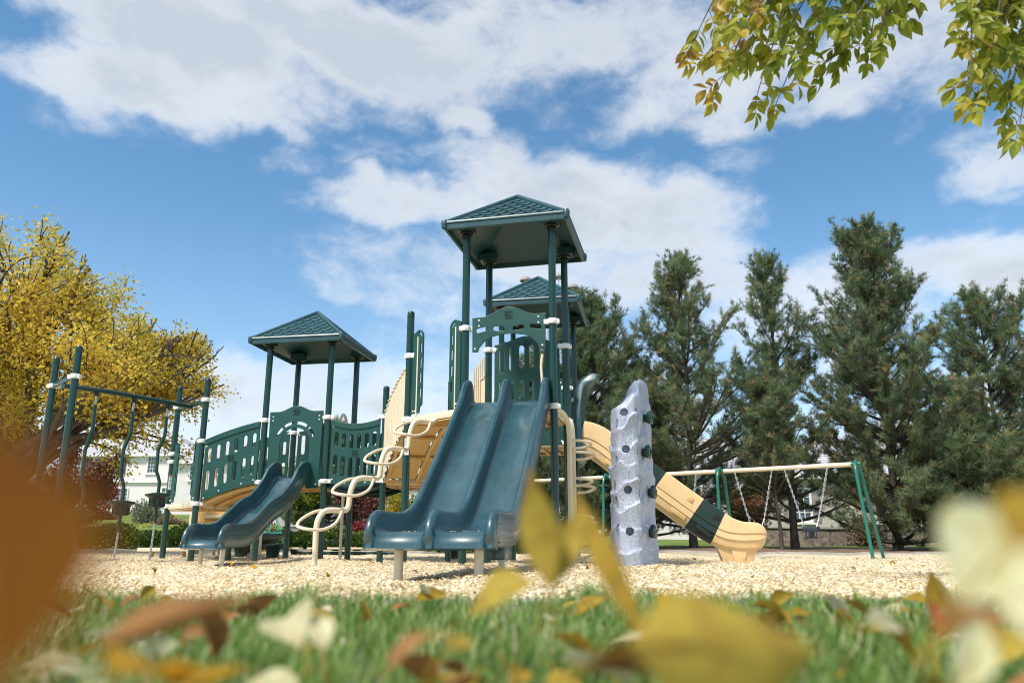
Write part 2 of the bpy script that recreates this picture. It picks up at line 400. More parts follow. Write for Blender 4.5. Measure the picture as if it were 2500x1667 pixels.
# ---------------------------------------------------------------- decks
def deck(keys, z):
    pts = [V2(P[k]) for k in keys]; c = sum(pts, Vector())/len(pts)
    poly = [c+(p-c)*.97 for p in pts]
    mb = MB().prism([(p.x, p.y) for p in poly], z-.035, z)
    n = len(poly)
    for i in range(n):                                  # folded rim
        a, b = poly[i], poly[(i+1) % n]; m_ = (a+b)/2; u = (b-a)
        mb.box((m_.x, m_.y, z-.043), (u.length-.07, .028, .085), Matrix.Rotation(math.atan2(u.y, u.x), 3, 'Z'))
    d = mb.build('deck', M['cream'], PS, bevel=.004)
    mb = MB()
    inner = [c+(p-c)*.9 for p in pts]
    mb.prism([(p.x, p.y) for p in inner], z-.06, z-.038)
    for q in (.2, .4, .6, .8):                           # stiffening ribs
        a = inner[0].lerp(inner[1], q); b = inner[-1].lerp(inner[2] if n == 4 else inner[-1], q)
        if (a-b).length > .1:
            m_ = (a+b)/2; u = b-a
            mb.box((m_.x, m_.y, z-.085), (u.length, .03, .048), Matrix.Rotation(math.atan2(u.y, u.x), 3, 'Z'))
    for i in range(n):
        a, b = inner[i], inner[(i+1) % n]; m_ = (a+b)/2; u = (b-a)
        mb.box((m_.x, m_.y, z-.1), (u.length-.08, .05, .012), Matrix.Rotation(math.atan2(u.y, u.x), 3, 'Z'))
    mb.build('underside', M['decktan'], d)
    return d
deck(('AFL', 'AFR', 'ABR', 'ABL'), ZA); deck(('M', 'AFL', 'ABL'), ZA); deck(('N', 'N2', 'N3'), ZB)
deck(('BFL', 'BFR', 'BBR', 'BBL'), ZB); deck(('P4', 'Q', 'P3'), ZP); deck(('CFL', 'CFR', 'CBR', 'CBL'), ZA)
# ---------------------------------------------------------------- roofs
def roof(keys, ze, zap, half=.765):
    pts = [Vector(P[k][:2]+(0,)) for k in keys]; c = sum(pts, Vector())/4
    ax = ((pts[1]-pts[0])+(pts[2]-pts[3])).normalized(); ay = Vector((-ax.y, ax.x, 0))
    def W(u, v, z): return c + ax*u + ay*v + Vector((0, 0, z))
    h = half; i = h-.035
    mb = MB(); sq = [(-1, -1), (1, -1), (1, 1), (-1, 1)]
    vs = [W(a*h, b*h, ze+.01) for a, b in sq] + [W(a*(h+.004), b*(h+.004), ze+.085) for a, b in sq] + [W(a*(h-.02), b*(h-.02), ze+.105) for a, b in sq] + [W(0, 0, zap)] \
        + [W(a*i, b*i, ze) for a, b in sq] + [W(a*(i-.01), b*(i-.01), ze+.07) for a, b in sq] + [W(0, 0, zap-.09)]
    fs = []
    for k in range(4):
        l = (k+1) % 4
        fs += [(k, l, 4+l, 4+k), (4+k, 4+l, 8+l, 8+k), (8+k, 8+l, 12), (13+k, l+13, l, k), (17+k, 17+l, 13+l, 13+k), (17+l, 17+k, 21)]
    mb.add(vs, fs)
    for k, (a, b) in enumerate(sq):                        # sockets where the posts meet the underside
        mb.add([W(a*.54+sx*.1, b*.54+sy*.1, ze+(.03 if sz == 0 else .03+.34*(1-.54/h))) for sz in (0, 1) for sx, sy in sq],
               [(3, 2, 1, 0), (0, 1, 5, 4), (1, 2, 6, 5), (2, 3, 7, 6), (3, 0, 4, 7)])
    for k in range(4):                                     # scalloped shingles
        l = (k+1) % 4
        A = W(sq[k][0]*(h-.02), sq[k][1]*(h-.02), ze+.105); B = W(sq[l][0]*(h-.02), sq[l][1]*(h-.02), ze+.105); T = W(0, 0, zap)
        m_ = (A+B)/2; u = (B-A).normalized(); up = (T-m_); hs = up.length; up.normalize(); n = u.cross(up)
        w0 = (B-A).length; rows = 8; dh = hs*.93/rows; sw = .168
        for r in range(rows):
            zb = .04+r*dh; off = (r % 2)*sw/2
            lim = (w0/2)*(1-(zb+dh*.7)/hs)-.06
            q = -int(lim/sw)-1
            while q*sw+off-sw/2 < lim:
                x0 = q*sw+off; q += 1
                lo, hi = max(-lim, x0-sw/2), min(lim, x0+sw/2)
                if hi-lo < .03: continue
                N = 6; bot = []
                for t in range(N+1):
                    xx = lo+(hi-lo)*t/N; e = clamp(1-((xx-x0)/(sw/2))**2)
                    bot.append((xx, zb+dh*.62-dh*.62*math.sqrt(e)))
                top = [(x, zb+dh*1.04) for x, _ in bot]
                V = [m_+u*x+up*y+n*.012 for x, y in bot]+[m_+u*x+up*y+n*.001 for x, y in top]+[m_+u*x+up*(y-.002)+n*-.004 for x, y in bot]
                F = [(t, t+1, N+2+t, N+1+t) for t in range(N)]+[(2*N+2+t, 2*N+3+t, t+1, t) for t in range(N)]
                mb.add(V, F)
    o = mb.build('roof', M['roof'], PS, smooth=20)
    tb = MB()
    for k in range(4):
        l = (k+1) % 4
        a = W(sq[k][0]*(h-.01), sq[k][1]*(h-.01), ze+.09); b = W(sq[l][0]*(h-.01), sq[l][1]*(h-.01), ze+.09); t = W(0, 0, zap+.005)
        tb.tube([a, a.lerp(t, .5), t], .032, 10); tb.tube([a, b], .026, 8)
        tb.lathe([(0, -.085), (.034, -.08), (.04, -.05), (.042, 0), (.034, .024), (0, .036)], c=a+Vector((0, 0, .01)), n=12)
    tb.build('ridge_trim', M['roof'], o)
    for a, b in ((-.25, -.32), (.12, -.12)):
        hb = MB()
        hb.lathe([(0, -.004), (.028, -.004), (.028, .03)], c=W(a, b, ze+.07+(zap-.09-ze-.07)*(1-max(abs(a), abs(b))/i)-.004), n=12)
        hb.build('drain_hole', M['black'], o)
    return o
roof(('AFL', 'AFR', 'ABR', 'ABL'), 4.0, 4.7); roof(('BFL', 'BFR', 'BBR', 'BBL'), 3.33, 4.03); roof(('CFL', 'CFR', 'CBR', 'CBL'), 4.0, 4.7)
# ---------------------------------------------------------------- boards with slots
bolt = MB().lathe([(.0, .007), (.006, .006), (.011, .003), (.013, -.002)], n=10).mesh('bolt', 40); bolt.materials.append(M['white'])
def emblem(Mx, u, w, parent, s=.085):
    """small square maze mark moulded in the board"""
    mb = MB(); R = Mx.to_3x3()
    def bar(x, y, dx, dy): mb.box(Mx @ Vector((u+x*s, w+y*s, .0125)), (dx*s, dy*s, .007), R)
    for sg in (-1, 1):
        bar(0, sg*.5, 1.08, .08); bar(sg*.5, 0, .08, .92)
        bar(sg*.22, .2, .2, .07); bar(sg*.22, -.25, .22, .07); bar(sg*.3, -.02, .07, .3)
    bar(0, .3, .07, .2); bar(0, -.05, .36, .07); bar(0, -.33, .07, .14)
    return mb.build('emblem', M['dark'], parent)
def board(A, B, z0, loops, bolts=(), em=None, back=False, name='barrier_board', thick=.019, parent=None):
    Mx = edge_matrix(A, B, z0)
    me = flat_mesh(loops, thick); me.transform(Mx)
    o = link(name, me, parent or PS, M['panel'])
    for (u, w) in bolts:
        share('bolt', bolt, o, Mx @ Vector((u, w, thick/2+.001)), Mx.to_3x3())
    if em: emblem(Mx, em[0], em[1], o)
    return o, Mx
def L2(A, B): return (V2(B)-V2(A)).length
def poly_top(u0, u1, ft, fb, n=22):
    U = [u0+(u1-u0)*k/n for k in range(n+1)]
    return [(u, fb(u)) for u in U] + [(u, ft(u)) for u in reversed(U)]
def hump(u, c, w, base, h): 
    t = clamp(abs(u-c)/w); return base + h*(.5+.5*math.cos(PI*t))
# bridge boards: (from, to, z at from, z at to, bow of the bridge)
def bridge_board(A, B, za, zb, bow, near=True, height=.93, cols=6):
    L = L2(A, B); u0, u1 = .07, L-.07
    ctr = lambda u: lerp(za, zb, u/L) + bow*math.sin(PI*u/L)
    fb = lambda u: ctr(u)-.02; ft = lambda u: ctr(u)+height
    lp = [poly_top(u0, u1, ft, fb)]
    for k in range(cols):
        u = u0+.085+(u1-u0-.17)*k/(cols-1); c = ctr(u)
        lp += [slot(u, c+.66, .062, .22), slot(u, c+.27, .062, .3)]
    bl = [(u0+.03, ft(u0)-.05), (u0+.03, ft(u0)-.1), ((u0+u1)/2, ft(L/2)-.03), (u1-.03, ft(u1)-.05), (u0+.05, fb(u0)+.05), (L*.35, fb(L*.35)+.05), (L*.7, fb(L*.7)+.05), (u1-.05, fb(u1)+.05)]
    o, Mx = board(A, B, 0, lp, bl, (L*.5, ctr(L*.5)+.48))
    if near:                                            # raised rail along the top edge
        me = flat_mesh([poly_top(u0, u1, lambda u: ft(u)+.004, lambda u: ft(u)-.085)], .014); me.transform(Mx @ Matrix.Translation((0, 0, .0175)))
        link('top_rail', me, o, M['panel'])
    return o
bridge_board(P['P4'], P['BFL'], ZP, ZB, .03)
bridge_board(P['Q'], P['BBL'], ZP, ZB, .03, near=False)
bridge_board(P['BFR'], P['N'], ZB, ZB, -.09)
bridge_board(P['BBR'], P['N3'], ZB, ZB, -.09, near=False)
def bridge_deck(A, B, A2, B2, za, zb, bow, mat, planks=0):
    L = 14; mb = MB()
    a0, a1, b0, b1 = V2(A), V2(B), V2(A2), V2(B2)
    for k in range(L):
        t0, t1 = k/L+.004, (k+1)/L-.004
        V = []
        for dz in (-.03, 0):
            for t in (t0, t1):
                z = lerp(za, zb, t)+bow*math.sin(PI*t)+dz
                for q in (.05, .95):
                    p = a0.lerp(a1, t).lerp(b0.lerp(b1, t), q); V.append((p.x, p.y, z))
        mb.add(V, [(0, 1, 3, 2), (4, 6, 7, 5), (0, 4, 5, 1), (1, 5, 7, 3), (3, 7, 6, 2), (2, 6, 4, 0)])
    o = mb.build('bridge_deck', mat, PS)
    mb = MB()
    for q in (.07, .93, .5):
        pts = []
        for k in range(L+1):
            t = k/L; p = a0.lerp(a1, t).lerp(b0.lerp(b1, t), q); pts.append((p.x, p.y, lerp(za, zb, t)+bow*math.sin(PI*t)-.06))
        mb.tube(pts, .03, 6)
    mb.build('bridge_stringers', M['decktan'] if mat is not M['dark'] else M['dark'], o)
bridge_deck(P['P4'], P['BFL'], P['Q'], P['BBL'], ZP, ZB, .05, M['decktan'])
bridge_deck(P['BFR'], P['N'], P['BBR'], P['N3'], ZB-.02, ZB-.02, -.1, M['dark'])
# arch board at the small slide
A, B = P['BFL'], P['BFR']; L = L2(A, B); c = L/2
ft = lambda u: hump(u, c, .3, 1.06, .09)
outer = [(.1, -.12), (.3, -.12)] + [(.3, .1)] + [(c-.245, .2)] + [(c-.245*math.cos(t), .56+.245*math.sin(t)) for t in np.linspace(.0, PI, 15)] + [(c+.245, .2), (L-.3, .1), (L-.3, -.12), (L-.1, -.12)] \
    + [(u, ft(u)) for u in np.linspace(L-.08, .08, 30)]
lp = [outer] + [arcslot(c, .56, .3, .345, math.radians(a0), math.radians(a0+30)) for a0 in (18, 56, 94, 132)]
o, Mx = board(A, B, ZB, lp, [(.14, .98), (L-.14, .98), (.14, -.06), (L-.14, -.06), (.14, .92), (L-.14, .92)], (c, 1.05))
# header board over the double slide
A, B = P['AFL'], P['AFR']; L = L2(A, B); c = L/2
ftop = lambda u: hump(u, c, .34, 1.09, .11)
def fbot(u):
    e = abs(u-c)
    return .83 + .035*math.cos(e*6.5)
under = []
for u in np.linspace(.19, L-.19, 25):
    e = min(u-.19, L-.19-u); under.append((u, fbot(u) - .08*max(0, 1-e/.14)**2))
lp = [[(.09, .66), (.16, .66), (.175, .71)] + under + [(L-.175, .71), (L-.16, .66), (L-.09, .66)] + [(u, ftop(u)) for u in np.linspace(L-.085, .085, 30)]]
for u0, a in ((c-.33, 12), (c-.12, -8), (c+.12, 8), (c+.33, -12)):
    ca, sa = math.cos(math.radians(a)), math.sin(math.radians(a))
    pts = [(y, x) for x, y in slot(0, 0, .055, .145)][::-1]
    lp.append([(u0+x*ca-y*sa, .935+x*sa+y*ca) for x, y in pts])
board(A, B, ZA, lp, [(.17, 1.05), (.17, .98), (L-.17, 1.05), (L-.17, .98), (.125, .7), (L-.125, .7)], (c, 1.1))
# slotted boards closing the far sides
def slot_board(A, B, z, cols=6, h=.95, hm=.12, u0=.08, bolts=True):
    L = L2(A, B); c = L/2; f = lambda u: hump(u, c, L*.42, h, hm)
    lp = [poly_top(u0, L-u0, f, lambda u: -.06)]
    for k in range(cols):
        u = u0+.1+(L-2*u0-.2)*k/(cols-1)
        lp += [slot(u, h-.23+.5*(f(u)-h), .068, .32), slot(u, h-.66, .068, .34)]
    return board(A, B, z, lp, [(u0+.03, h-.06), (L-u0-.03, h-.06), (u0+.03, .0), (L-u0-.03, .0)] if bolts else (), (c, h+hm-.1))
slot_board(P['ABL'], P['ABR'], ZA, 6, 1.02, .1); slot_board(P['BBL'], P['BBR'], ZB, 6, .9); slot_board(P['CFL'], P['CFR'], ZA, 6, .98); slot_board(P['CBL'], P['CBR'], ZA); slot_board(P['CBL'], P['CFL'], ZA)
slot_board(P['N2'], P['N3'], ZB, 6, .9)
# narrow wing boards at the openings
def wing(A, B, z, side, w=.2, h=1.08, zl=.0):
    L = L2(A, B); r = .1
    s = 1 if side == 'A' else -1; o0 = .075 if side == 'A' else L-.075
    x = lambda u: o0+s*u
    lp = [[(x(0), .0), (x(w-.05), .0), (x(w-.045), .07), (x(w), .1), (x(w), h-r)] + [(x(w-r+r*math.cos(t)), h-r+r*math.sin(t)) for t in np.linspace(.2, PI/2, 6)] + [(x(0), h-.04)]]
    for k in range(4): lp.append(slot(x(w-.042), .25+.195*k, .03, .13))
    a0, a1 = (.15, 1.35) if s > 0 else (PI-1.35, PI-.15)
    lp.append(arcslot(x(w-r), h-r, .045, .075, a0, a1))
    if s < 0: lp = [l[::-1] for l in lp]
    return board(A, B, z, lp, [(x(.03), .03), (x(.065), .03)], None, name='wing_board')
wing(P['M'], P['AFL'], ZA+.03, 'A'); wing(P['M'], P['AFL'], ZA+.03, 'B')
wing(P['P3'], P['P4'], ZP+.03, 'A', .19, .98); wing(P['P3'], P['P4'], ZP+.03, 'B', .19, .98)
# ---------------------------------------------------------------- curved ramp with ribbed cream sides
def build_ramp():
    a0, a1, b0, b1 = V2(P['N']), V2(P['N2']), V2(P['M']), V2(P['ABL'])
    nu, nv = 3, 16; bmv = []; uv = []
    def pt(u, v, dz=0):
        p = a0.lerp(a1, u).lerp(b0.lerp(b1, u), v); return Vector((p.x, p.y, lerp(ZB-.02, ZA-.03, v)+.11*math.sin(PI*v)**1.2+dz))
    for (ua, ub) in ((.06, .47), (.53, .94)):
        bm = bmesh.new(); lay = bm.loops.layers.uv.new('UVMap'); g = []
        for j in range(nv+1):
            g.append([bm.verts.new(pt(lerp(ua, ub, i/nu), lerp(.03, .97, j/nv))) for i in range(nu+1)])
        for j in range(nv):
            for i in range(nu):
                f = bm.faces.new((g[j][i], g[j][i+1], g[j+1][i+1], g[j+1][i])); f.smooth = True
                for lpp, (ii, jj) in zip(f.loops, ((i, j), (i+1, j), (i+1, j+1), (i, j+1))):
                    lpp[lay].uv = (lerp(ua, ub, ii/nu)*1.0/.026, jj/nv*2.15/.026)
        me = bpy.data.meshes.new('ramp_sheet'); bm.to_mesh(me); bm.free()
        link('ramp_sheet', me, PS, M['perf'])
    mb = MB()
    for u in (.05, .5, .95):
        mb.tube([pt(u, v, -.035) for v in np.linspace(.02, .98, 14)], .03, 6)
    for v in (.02, .35, .68, .97):
        mb.tube([pt(.04, v, -.04), pt(.96, v, -.04)], .028, 6)
    mb.build('ramp_frame', M['decktan'], PS)
    for u in (.15, .35, .65, .85): MB().lathe([(0, 0), (.016, 0), (.016, .01)], c=pt(u, .03, -.075), n=8).build('ramp_bolt', M['decktan'], PS)
    # ribbed sides
    for u in (-.02, 1.02):
        mb = MB(); n = 46; pb, ptp = [], []
        for k in range(n+1):
            v = lerp(.04, .96, k/n); p = pt(u, v)
            off = (a1-a0).normalized()*(.014*math.sin(k*PI/2))
            hgt = .95 - .24*math.sin(PI*v/2)**1.3
            pb.append(p+off+Vector((0, 0, -.08))); ptp.append(p+off+Vector((0, 0, hgt)))
        V = pb+ptp; F = [(k, k+1, n+2+k, n+1+k) for k in range(n)]
        mb.add(V, F)
        V2_ = [p+(a1-a0).normalized()*.012 for p in V]; mb.add(V2_, [f[::-1] for f in F])
        mb.tube([p for p in ptp], .016, 6)
        mb.build('ribbed_barrier', M['cream'], PS, smooth=60)
build_ramp()
# cream uprights seen between the wings and behind the towers
def pole(pts, r=.017, name='handrail', mat='cream', sub=5, n=8):
    return MB().tube(smooth_path(pts, sub), r, n).build(name, M[mat], PS)
for t in (.16, .84):
    q = V2(P['M']).lerp(V2(P['AFL']), t); pole([(q.x, q.y, ZA), (q.x, q.y, 2.3), (q.x, q.y, 2.85)], .014)
q = V2(P['AFR']); pole([(q.x-.13, q.y+.03, 1.9), (q.x-.13, q.y+.03, 2.1), (q.x-.14, q.y+.03, 2.28), (q.x-.125, q.y+.03, 2.42)], .016)
for k in range(7):                                          # ribbed cream gate beside the ramp head
    q = V2(P['ABL'])+Vector((-.05-.028*k, .35+.02*k, 0)); MB().tube([(q.x, q.y, 1.86), (q.x, q.y, 2.8-.03*k)], .012, 6).build('gate_bar', M['cream'], PS)
pole([(-.23, 10.6, 1.9), (-.23, 10.6, 2.2), (-.18, 10.6, 2.35), (-.18, 10.6, 2.86)], .016)
# ladder behind the middle tower
lad = []
for x in (-3.3, -2.93):
    pole([(x, 13.95, -.1), (x, 13.95, 1.4), (x, 13.95, 2.2), (x, 13.85, 2.42), (x, 13.6, 2.46), (x, 13.36, 2.3)], .026, 'ladder_rail')
for z in (.32, .62, .92): MB().tube([(-3.3, 13.95, z), (-2.93, 13.95, z)], .018, 8).build('ladder_rung', M['post'], PS)
# ---------------------------------------------------------------- transfer steps behind the low deck
mb = MB()
o_ = V2(P['Q']); 
for k in range(3):
    z = .3+.22*k
    q = Vector((-5.35+.28*k, 14.6-.28*k, 0))
    MB().box((q.x, q.y, z), (1.05, .42, .05), Matrix.Rotation(.3, 3, 'Z')).build('transfer_step', M['cream'], PS, bevel=.006)
def perf_plate(c, w, h, rz, name):
    bm = bmesh.new(); lay = bm.loops.layers.uv.new('UVMap'); R = Matrix.Rotation(rz, 3, 'Z'); c = Vector(c)
    vs = [bm.verts.new(c+R @ Vector(v)) for v in ((-w/2, 0, -h/2), (w/2, 0, -h/2), (w/2, 0, h/2), (-w/2, 0, h/2))]
    f = bm.faces.new(vs)
    for lpp, q in zip(f.loops, ((0, 0), (w/.03, 0), (w/.03, h/.03), (0, h/.03))): lpp[lay].uv = q
    me = bpy.data.meshes.new(name); bm.to_mesh(me); bm.free(); link(name, me, PS, M['perf'])
perf_plate((-4.95, 13.9, .76), 1.02, .19, .05, 'step_riser'); perf_plate((-4.95, 14.2, .5), 1.02, .2, .05, 'step_riser')
MB().box((-4.95, 13.88, .66), (1.04, .05, .03), Matrix.Rotation(.05, 3, 'Z')).build('step_lip', M['decktan'], PS)
MB().box((-4.95, 14.18, .4), (1.04, .05, .03), Matrix.Rotation(.05, 3, 'Z')).build('step_lip', M['decktan'], PS)
for x in (-5.5, -4.42): MB().box((x, 14.1, .5), (.04, .5, .75)).build('step_side', M['cream'], PS, bevel=.006)
for dx in (0, .1): pole([(-5.42+dx, 14.0, .3), (-5.44+dx, 14.0, 1.3), (-5.46+dx, 14.0, 1.74), (-5.42+dx, 14.15, 1.86), (-5.36+dx, 14.6, 1.3), (-5.36+dx, 14.7, .1)], .022)
MB().box((-5.95, 14.1, .2), (.85, .4, .06)).build('transfer_step', M['cream'], PS, bevel=.006)
for x in (-5.65, -6.2): MB().tube([(x, 14.1, -.1), (x, 14.1, .18)], .03, 8).build('step_leg', M['decktan'], PS)
# ---------------------------------------------------------------- overhead beam on the left
for a, b in (('P1', 'P2'), ('P4', 'P3')):
    p, q = V2(P[a]), V2(P[b]); m_ = (p+q)/2; u = q-p
    MB().box((m_.x, m_.y, 2.51), (u.length-.08, .035, .075), Matrix.Rotation(math.atan2(u.y, u.x), 3, 'Z')).build('cross_bar', M['post'], PS, bevel=.006)
b0 = (V2(P['P1'])+V2(P['P2']))/2; b1 = (V2(P['P4'])+V2(P['P3']))/2
bm0 = b0.lerp(b1, .28)
MB().tube(smooth_path([(b0.x, b0.y, 2.44), b0.lerp(b1, .08)[:2]+(2.45,), bm0[:2]+(2.47,), b0.lerp(b1, .34)[:2]+(2.475,), b0.lerp(b1, .7)[:2]+(2.48,), (b1.x, b1.y, 2.48)], 4), .038, 14).build('overhead_beam', M['post'], PS)
# ---------------------------------------------------------------- moulded slides
def sweep(path, Hd, Lat, org, prof_fn, t_attr=None):
    """path: (t, z) samples; profile in (lateral, normal)"""
    mb = MB(); n = len(path); V = []; npf = None
    for i, (t, z) in enumerate(path):
        a = path[max(i-1, 0)]; b = path[min(i+1, n-1)]
        tg = Vector((b[0]-a[0], b[1]-a[1])).normalized(); nx, nz = -tg.y, tg.x
        pr = prof_fn(i, t); npf = len(pr)
        for (l, h) in pr:
            V.append(org + Hd*(t+nx*h) + Lat*l + Vector((0, 0, z+nz*h)))
    F = []
    for i in range(n-1):
        for k in range(npf):
            q = (k+1) % npf; F.append((i*npf+k, i*npf+q, (i+1)*npf+q, (i+1)*npf+k))
    F.append(tuple(range(npf-1, -1, -1))); F.append(tuple((n-1)*npf+k for k in range(npf)))
    return mb.add(V, F)
def dense(pts, sub=5): return [(p.x, p.y) for p in smooth_path([(a, b, 0) for a, b in pts], sub)]
def trough(half, rails, rh, base, rw=.05, depth=.085):
    """closed section: floor with rounded rails at the given lateral centres"""
    top = []
    for r in rails:
        top += [(r-rw-.045, base+.004), (r-rw-.012, base+.03), (r-rw, base+.06 if rh > .1 else base+.02), (r-rw+.004, max(rh-.035, base+.03)), (r-rw*.55, rh-.006), (r, rh), (r+rw*.55, rh-.006), (r+rw-.004, max(rh-.035, base+.03)), (r+rw, base+.06 if rh > .1 else base+.02), (r+rw+.012, base+.03), (r+rw+.045, base+.004)]
    # outer rails drop straight down outside
    k = 11; top = top[3:len(top)-3]
    L = rails[0]-rw; R_ = rails[-1]+rw
    return [(L+.02, base-depth), (L, base-depth+.025), (L-.002, base+.05 if rh > .1 else base)] + top + [(R_+.002, base+.05 if rh > .1 else base), (R_, base-depth+.025), (R_-.02, base-depth)]
e_ = Vector((.985, -.175, 0)); d_ = Vector((.175, .985, 0))
def slide_top(mid): return mid
# double slide
org = (V2(P['AFL'])+V2(P['AFR']))/2
path = dense([(-.05, 1.86), (.1, 1.855), (.24, 1.80), (.5, 1.61), (1.1, 1.145), (1.7, .69), (2.02, .475), (2.3, .38), (2.55, .352), (2.9, .35), (3.08, .352), (3.16, .335), (3.205, .29), (3.215, .235)], 5)
def prof(i, t):
    rh = .17
    if t < .5: rh = .17+.1*sstep(.5, .08, t)
    if t < .03: rh = lerp(.09, rh, math.sqrt(clamp((t+.05)/.08)))
    if t > 3.02: rh = .02+.15*math.sqrt(clamp(1-((t-3.02)/.19)**2))
    k = len(path)-1-i
    return trough(.49, (-.455, 0, .455), rh, 0, .038, .11)
DS = sweep(path, -d_, e_, org, prof).build('double_slide', M['slide'], PS, smooth=50)
for l in (-.3, .32):
    q = org - d_*2.98 + e_*l
    MB().tube([(q.x+.0, q.y, -.2), (q.x, q.y+.01, .28)], .036, 14).build('slide_leg', M['cream'], DS)
q = org-d_*2.98; R = Matrix.Rotation(math.atan2(e_.y, e_.x), 3, 'Z')
MB().box((q.x, q.y, .262), (.82, .1, .022), R).build('mounting_plate', M['cream'], DS)
MB().box((q+e_*.42+d_*.35)[:2]+(.2,), (.12, .3, .1), R).build('side_bracket', M['slide'], DS, bevel=.01)
q = org-d_*1.2; MB().tube([(q.x+.15, q.y, -.2), (q.x+.15, q.y, 1.0)], .03, 12).build('slide_leg', M['cream'], DS)
sb = MB()                                                   # seam lines moulded along the outer wall
for (h) in (.06, -.075):
    pts = []
    for t, z in path[8:-14]:
        pts.append(org - d_*t + e_*.4945 + Vector((0, 0, z+h)))
    sb.tube(pts, .0045, 5)
sb.build('seam', M['slide'], DS)
nb = MB()                                                   # scuffs of bare chips left in the run-out
for k in range(110):
    t = random.uniform(2.35, 3.05); l = random.choice((-1, 1))*random.uniform(.07, .38)
    z = float(np.interp(t, [p[0] for p in path], [p[1] for p in path]))
    c = org-d_*t+e_*l+Vector((0, 0, z+.008)); nb.box(c, (random.uniform(.006, .028), .006, .004), Matrix.Rotation(random.uniform(0, 6), 3, 'Z'))
tag(nb.build('chip_litter', M['cream'], DS), kind='stuff')
# small wave slide
org2 = (V2(P['BFL'])+V2(P['BFR']))/2+Vector((.02, 0, 0))
path2 = dense([(-.04, 1.25), (.1, 1.245), (.25, 1.18), (.5, .96), (.78, .78), (1.05, .685), (1.3, .55), (1.6, .385), (1.85, .33), (2.1, .325), (2.24, .325), (2.32, .305), (2.36, .27), (2.37, .225)], 5)
def prof2(i, t):
    rh = .2
    if t < .45: rh = .2+.05*sstep(.45, .1, t)
    if t < .03: rh = lerp(.1, rh, math.sqrt(clamp((t+.04)/.07)))
    if t > 2.17: rh = .02+.18*math.sqrt(clamp(1-((t-2.17)/.19)**2))
    return trough(.27, (-.235, .235), rh, 0, .036, .09)
WS = sweep(path2, -d_, e_, org2, prof2).build('wave_slide', M['slide'], PS, smooth=50)
for l, tt in ((-.13, 2.15), (.16, 2.15), (-.22, 1.5)):
    q = org2 - d_*tt + e_*l
    MB().tube([(q.x, q.y, -.2), (q.x, q.y, .3 if tt > 2 else .42)], .026, 12).build('slide_leg', M['cream'], WS)
sb = MB()
for h in (.09, -.06):
    sb.tube([org2 - d_*t + e_*.2725 + Vector((0, 0, z+h)) for t, z in path2[8:-14]], .004, 5)
sb.build('seam', M['slide'], WS)
# hood at the far tower and the cream slide running right
h0 = (V2(P['CFR'])+V2(P['CBR']))/2
hb = MB(); V = []; F = []
pf = [(0, .0), (.0, .55), (.01, .8), (.05, .96), (.13, 1.06), (.24, 1.1), (.3, 1.09), (.3, 1.06), (.24, 1.06), (.16, 1.0), (.12, .88), (.1, .7), (.1, .0)]
for s in (-.42, -.36, .36, .42):
    sh = 1 if abs(s) < .4 else .93
    for (x, z) in pf: 
        p = h0 + e_*(.06+x*1.3*sh) + d_*s; V.append((p.x, p.y, ZA-.25+ (z*1.22)*sh))
n = len(pf)
for i in range(3):
    for k in range(n): F.append((i*n+k, i*n+(k+1) % n, (i+1)*n+(k+1) % n, (i+1)*n+k))
F += [tuple(range(n-1, -1, -1)), tuple(3*n+k for k in range(n))]
hb.add(V, F)
HB = hb.build('slide_hood', M['roof'], PS, smooth=50)
path3 = dense([(0.02, 1.72), (.2, 1.66), (.5, 1.43), (1.0, 1.045), (1.5, .66), (1.85, .41), (2.1, .28), (2.35, .235), (2.58, .235), (2.65, .235), (2.71, .235), (2.75, .235), (2.766, .235)], 6)
def prof3(i, t):
    H = .46 - .1*sstep(1.9, 2.6, t); w = .33
    o = [(-w+.1, -.05), (-w+.03, .0), (-w-.0, .1), (-w-.015, .105), (-w-.015, .2), (-w-.03, .205), (-w-.035, H-.06), (-w-.03, H-.02), (-w, H), (-w+.03, H-.01), (-w+.04, H-.05), (-w+.05, .1), (-w+.12, .02)]
    if t > 2.58:
        k = math.sqrt(max(.02, 1-((t-2.58)/.19)**2)); o = [(a*(.8+.2*k), .2+(b-.2)*k) for a, b in o]
    return o + [(-a, b) for a, b in reversed(o)]
org3 = h0 + e_*.1
secs = [(.0, .66, 'tan'), (.66, 1.08, 'dark'), (1.08, 1.62, 'tan'), (1.62, 1.98, 'dark'), (1.98, 2.77, 'tan')]
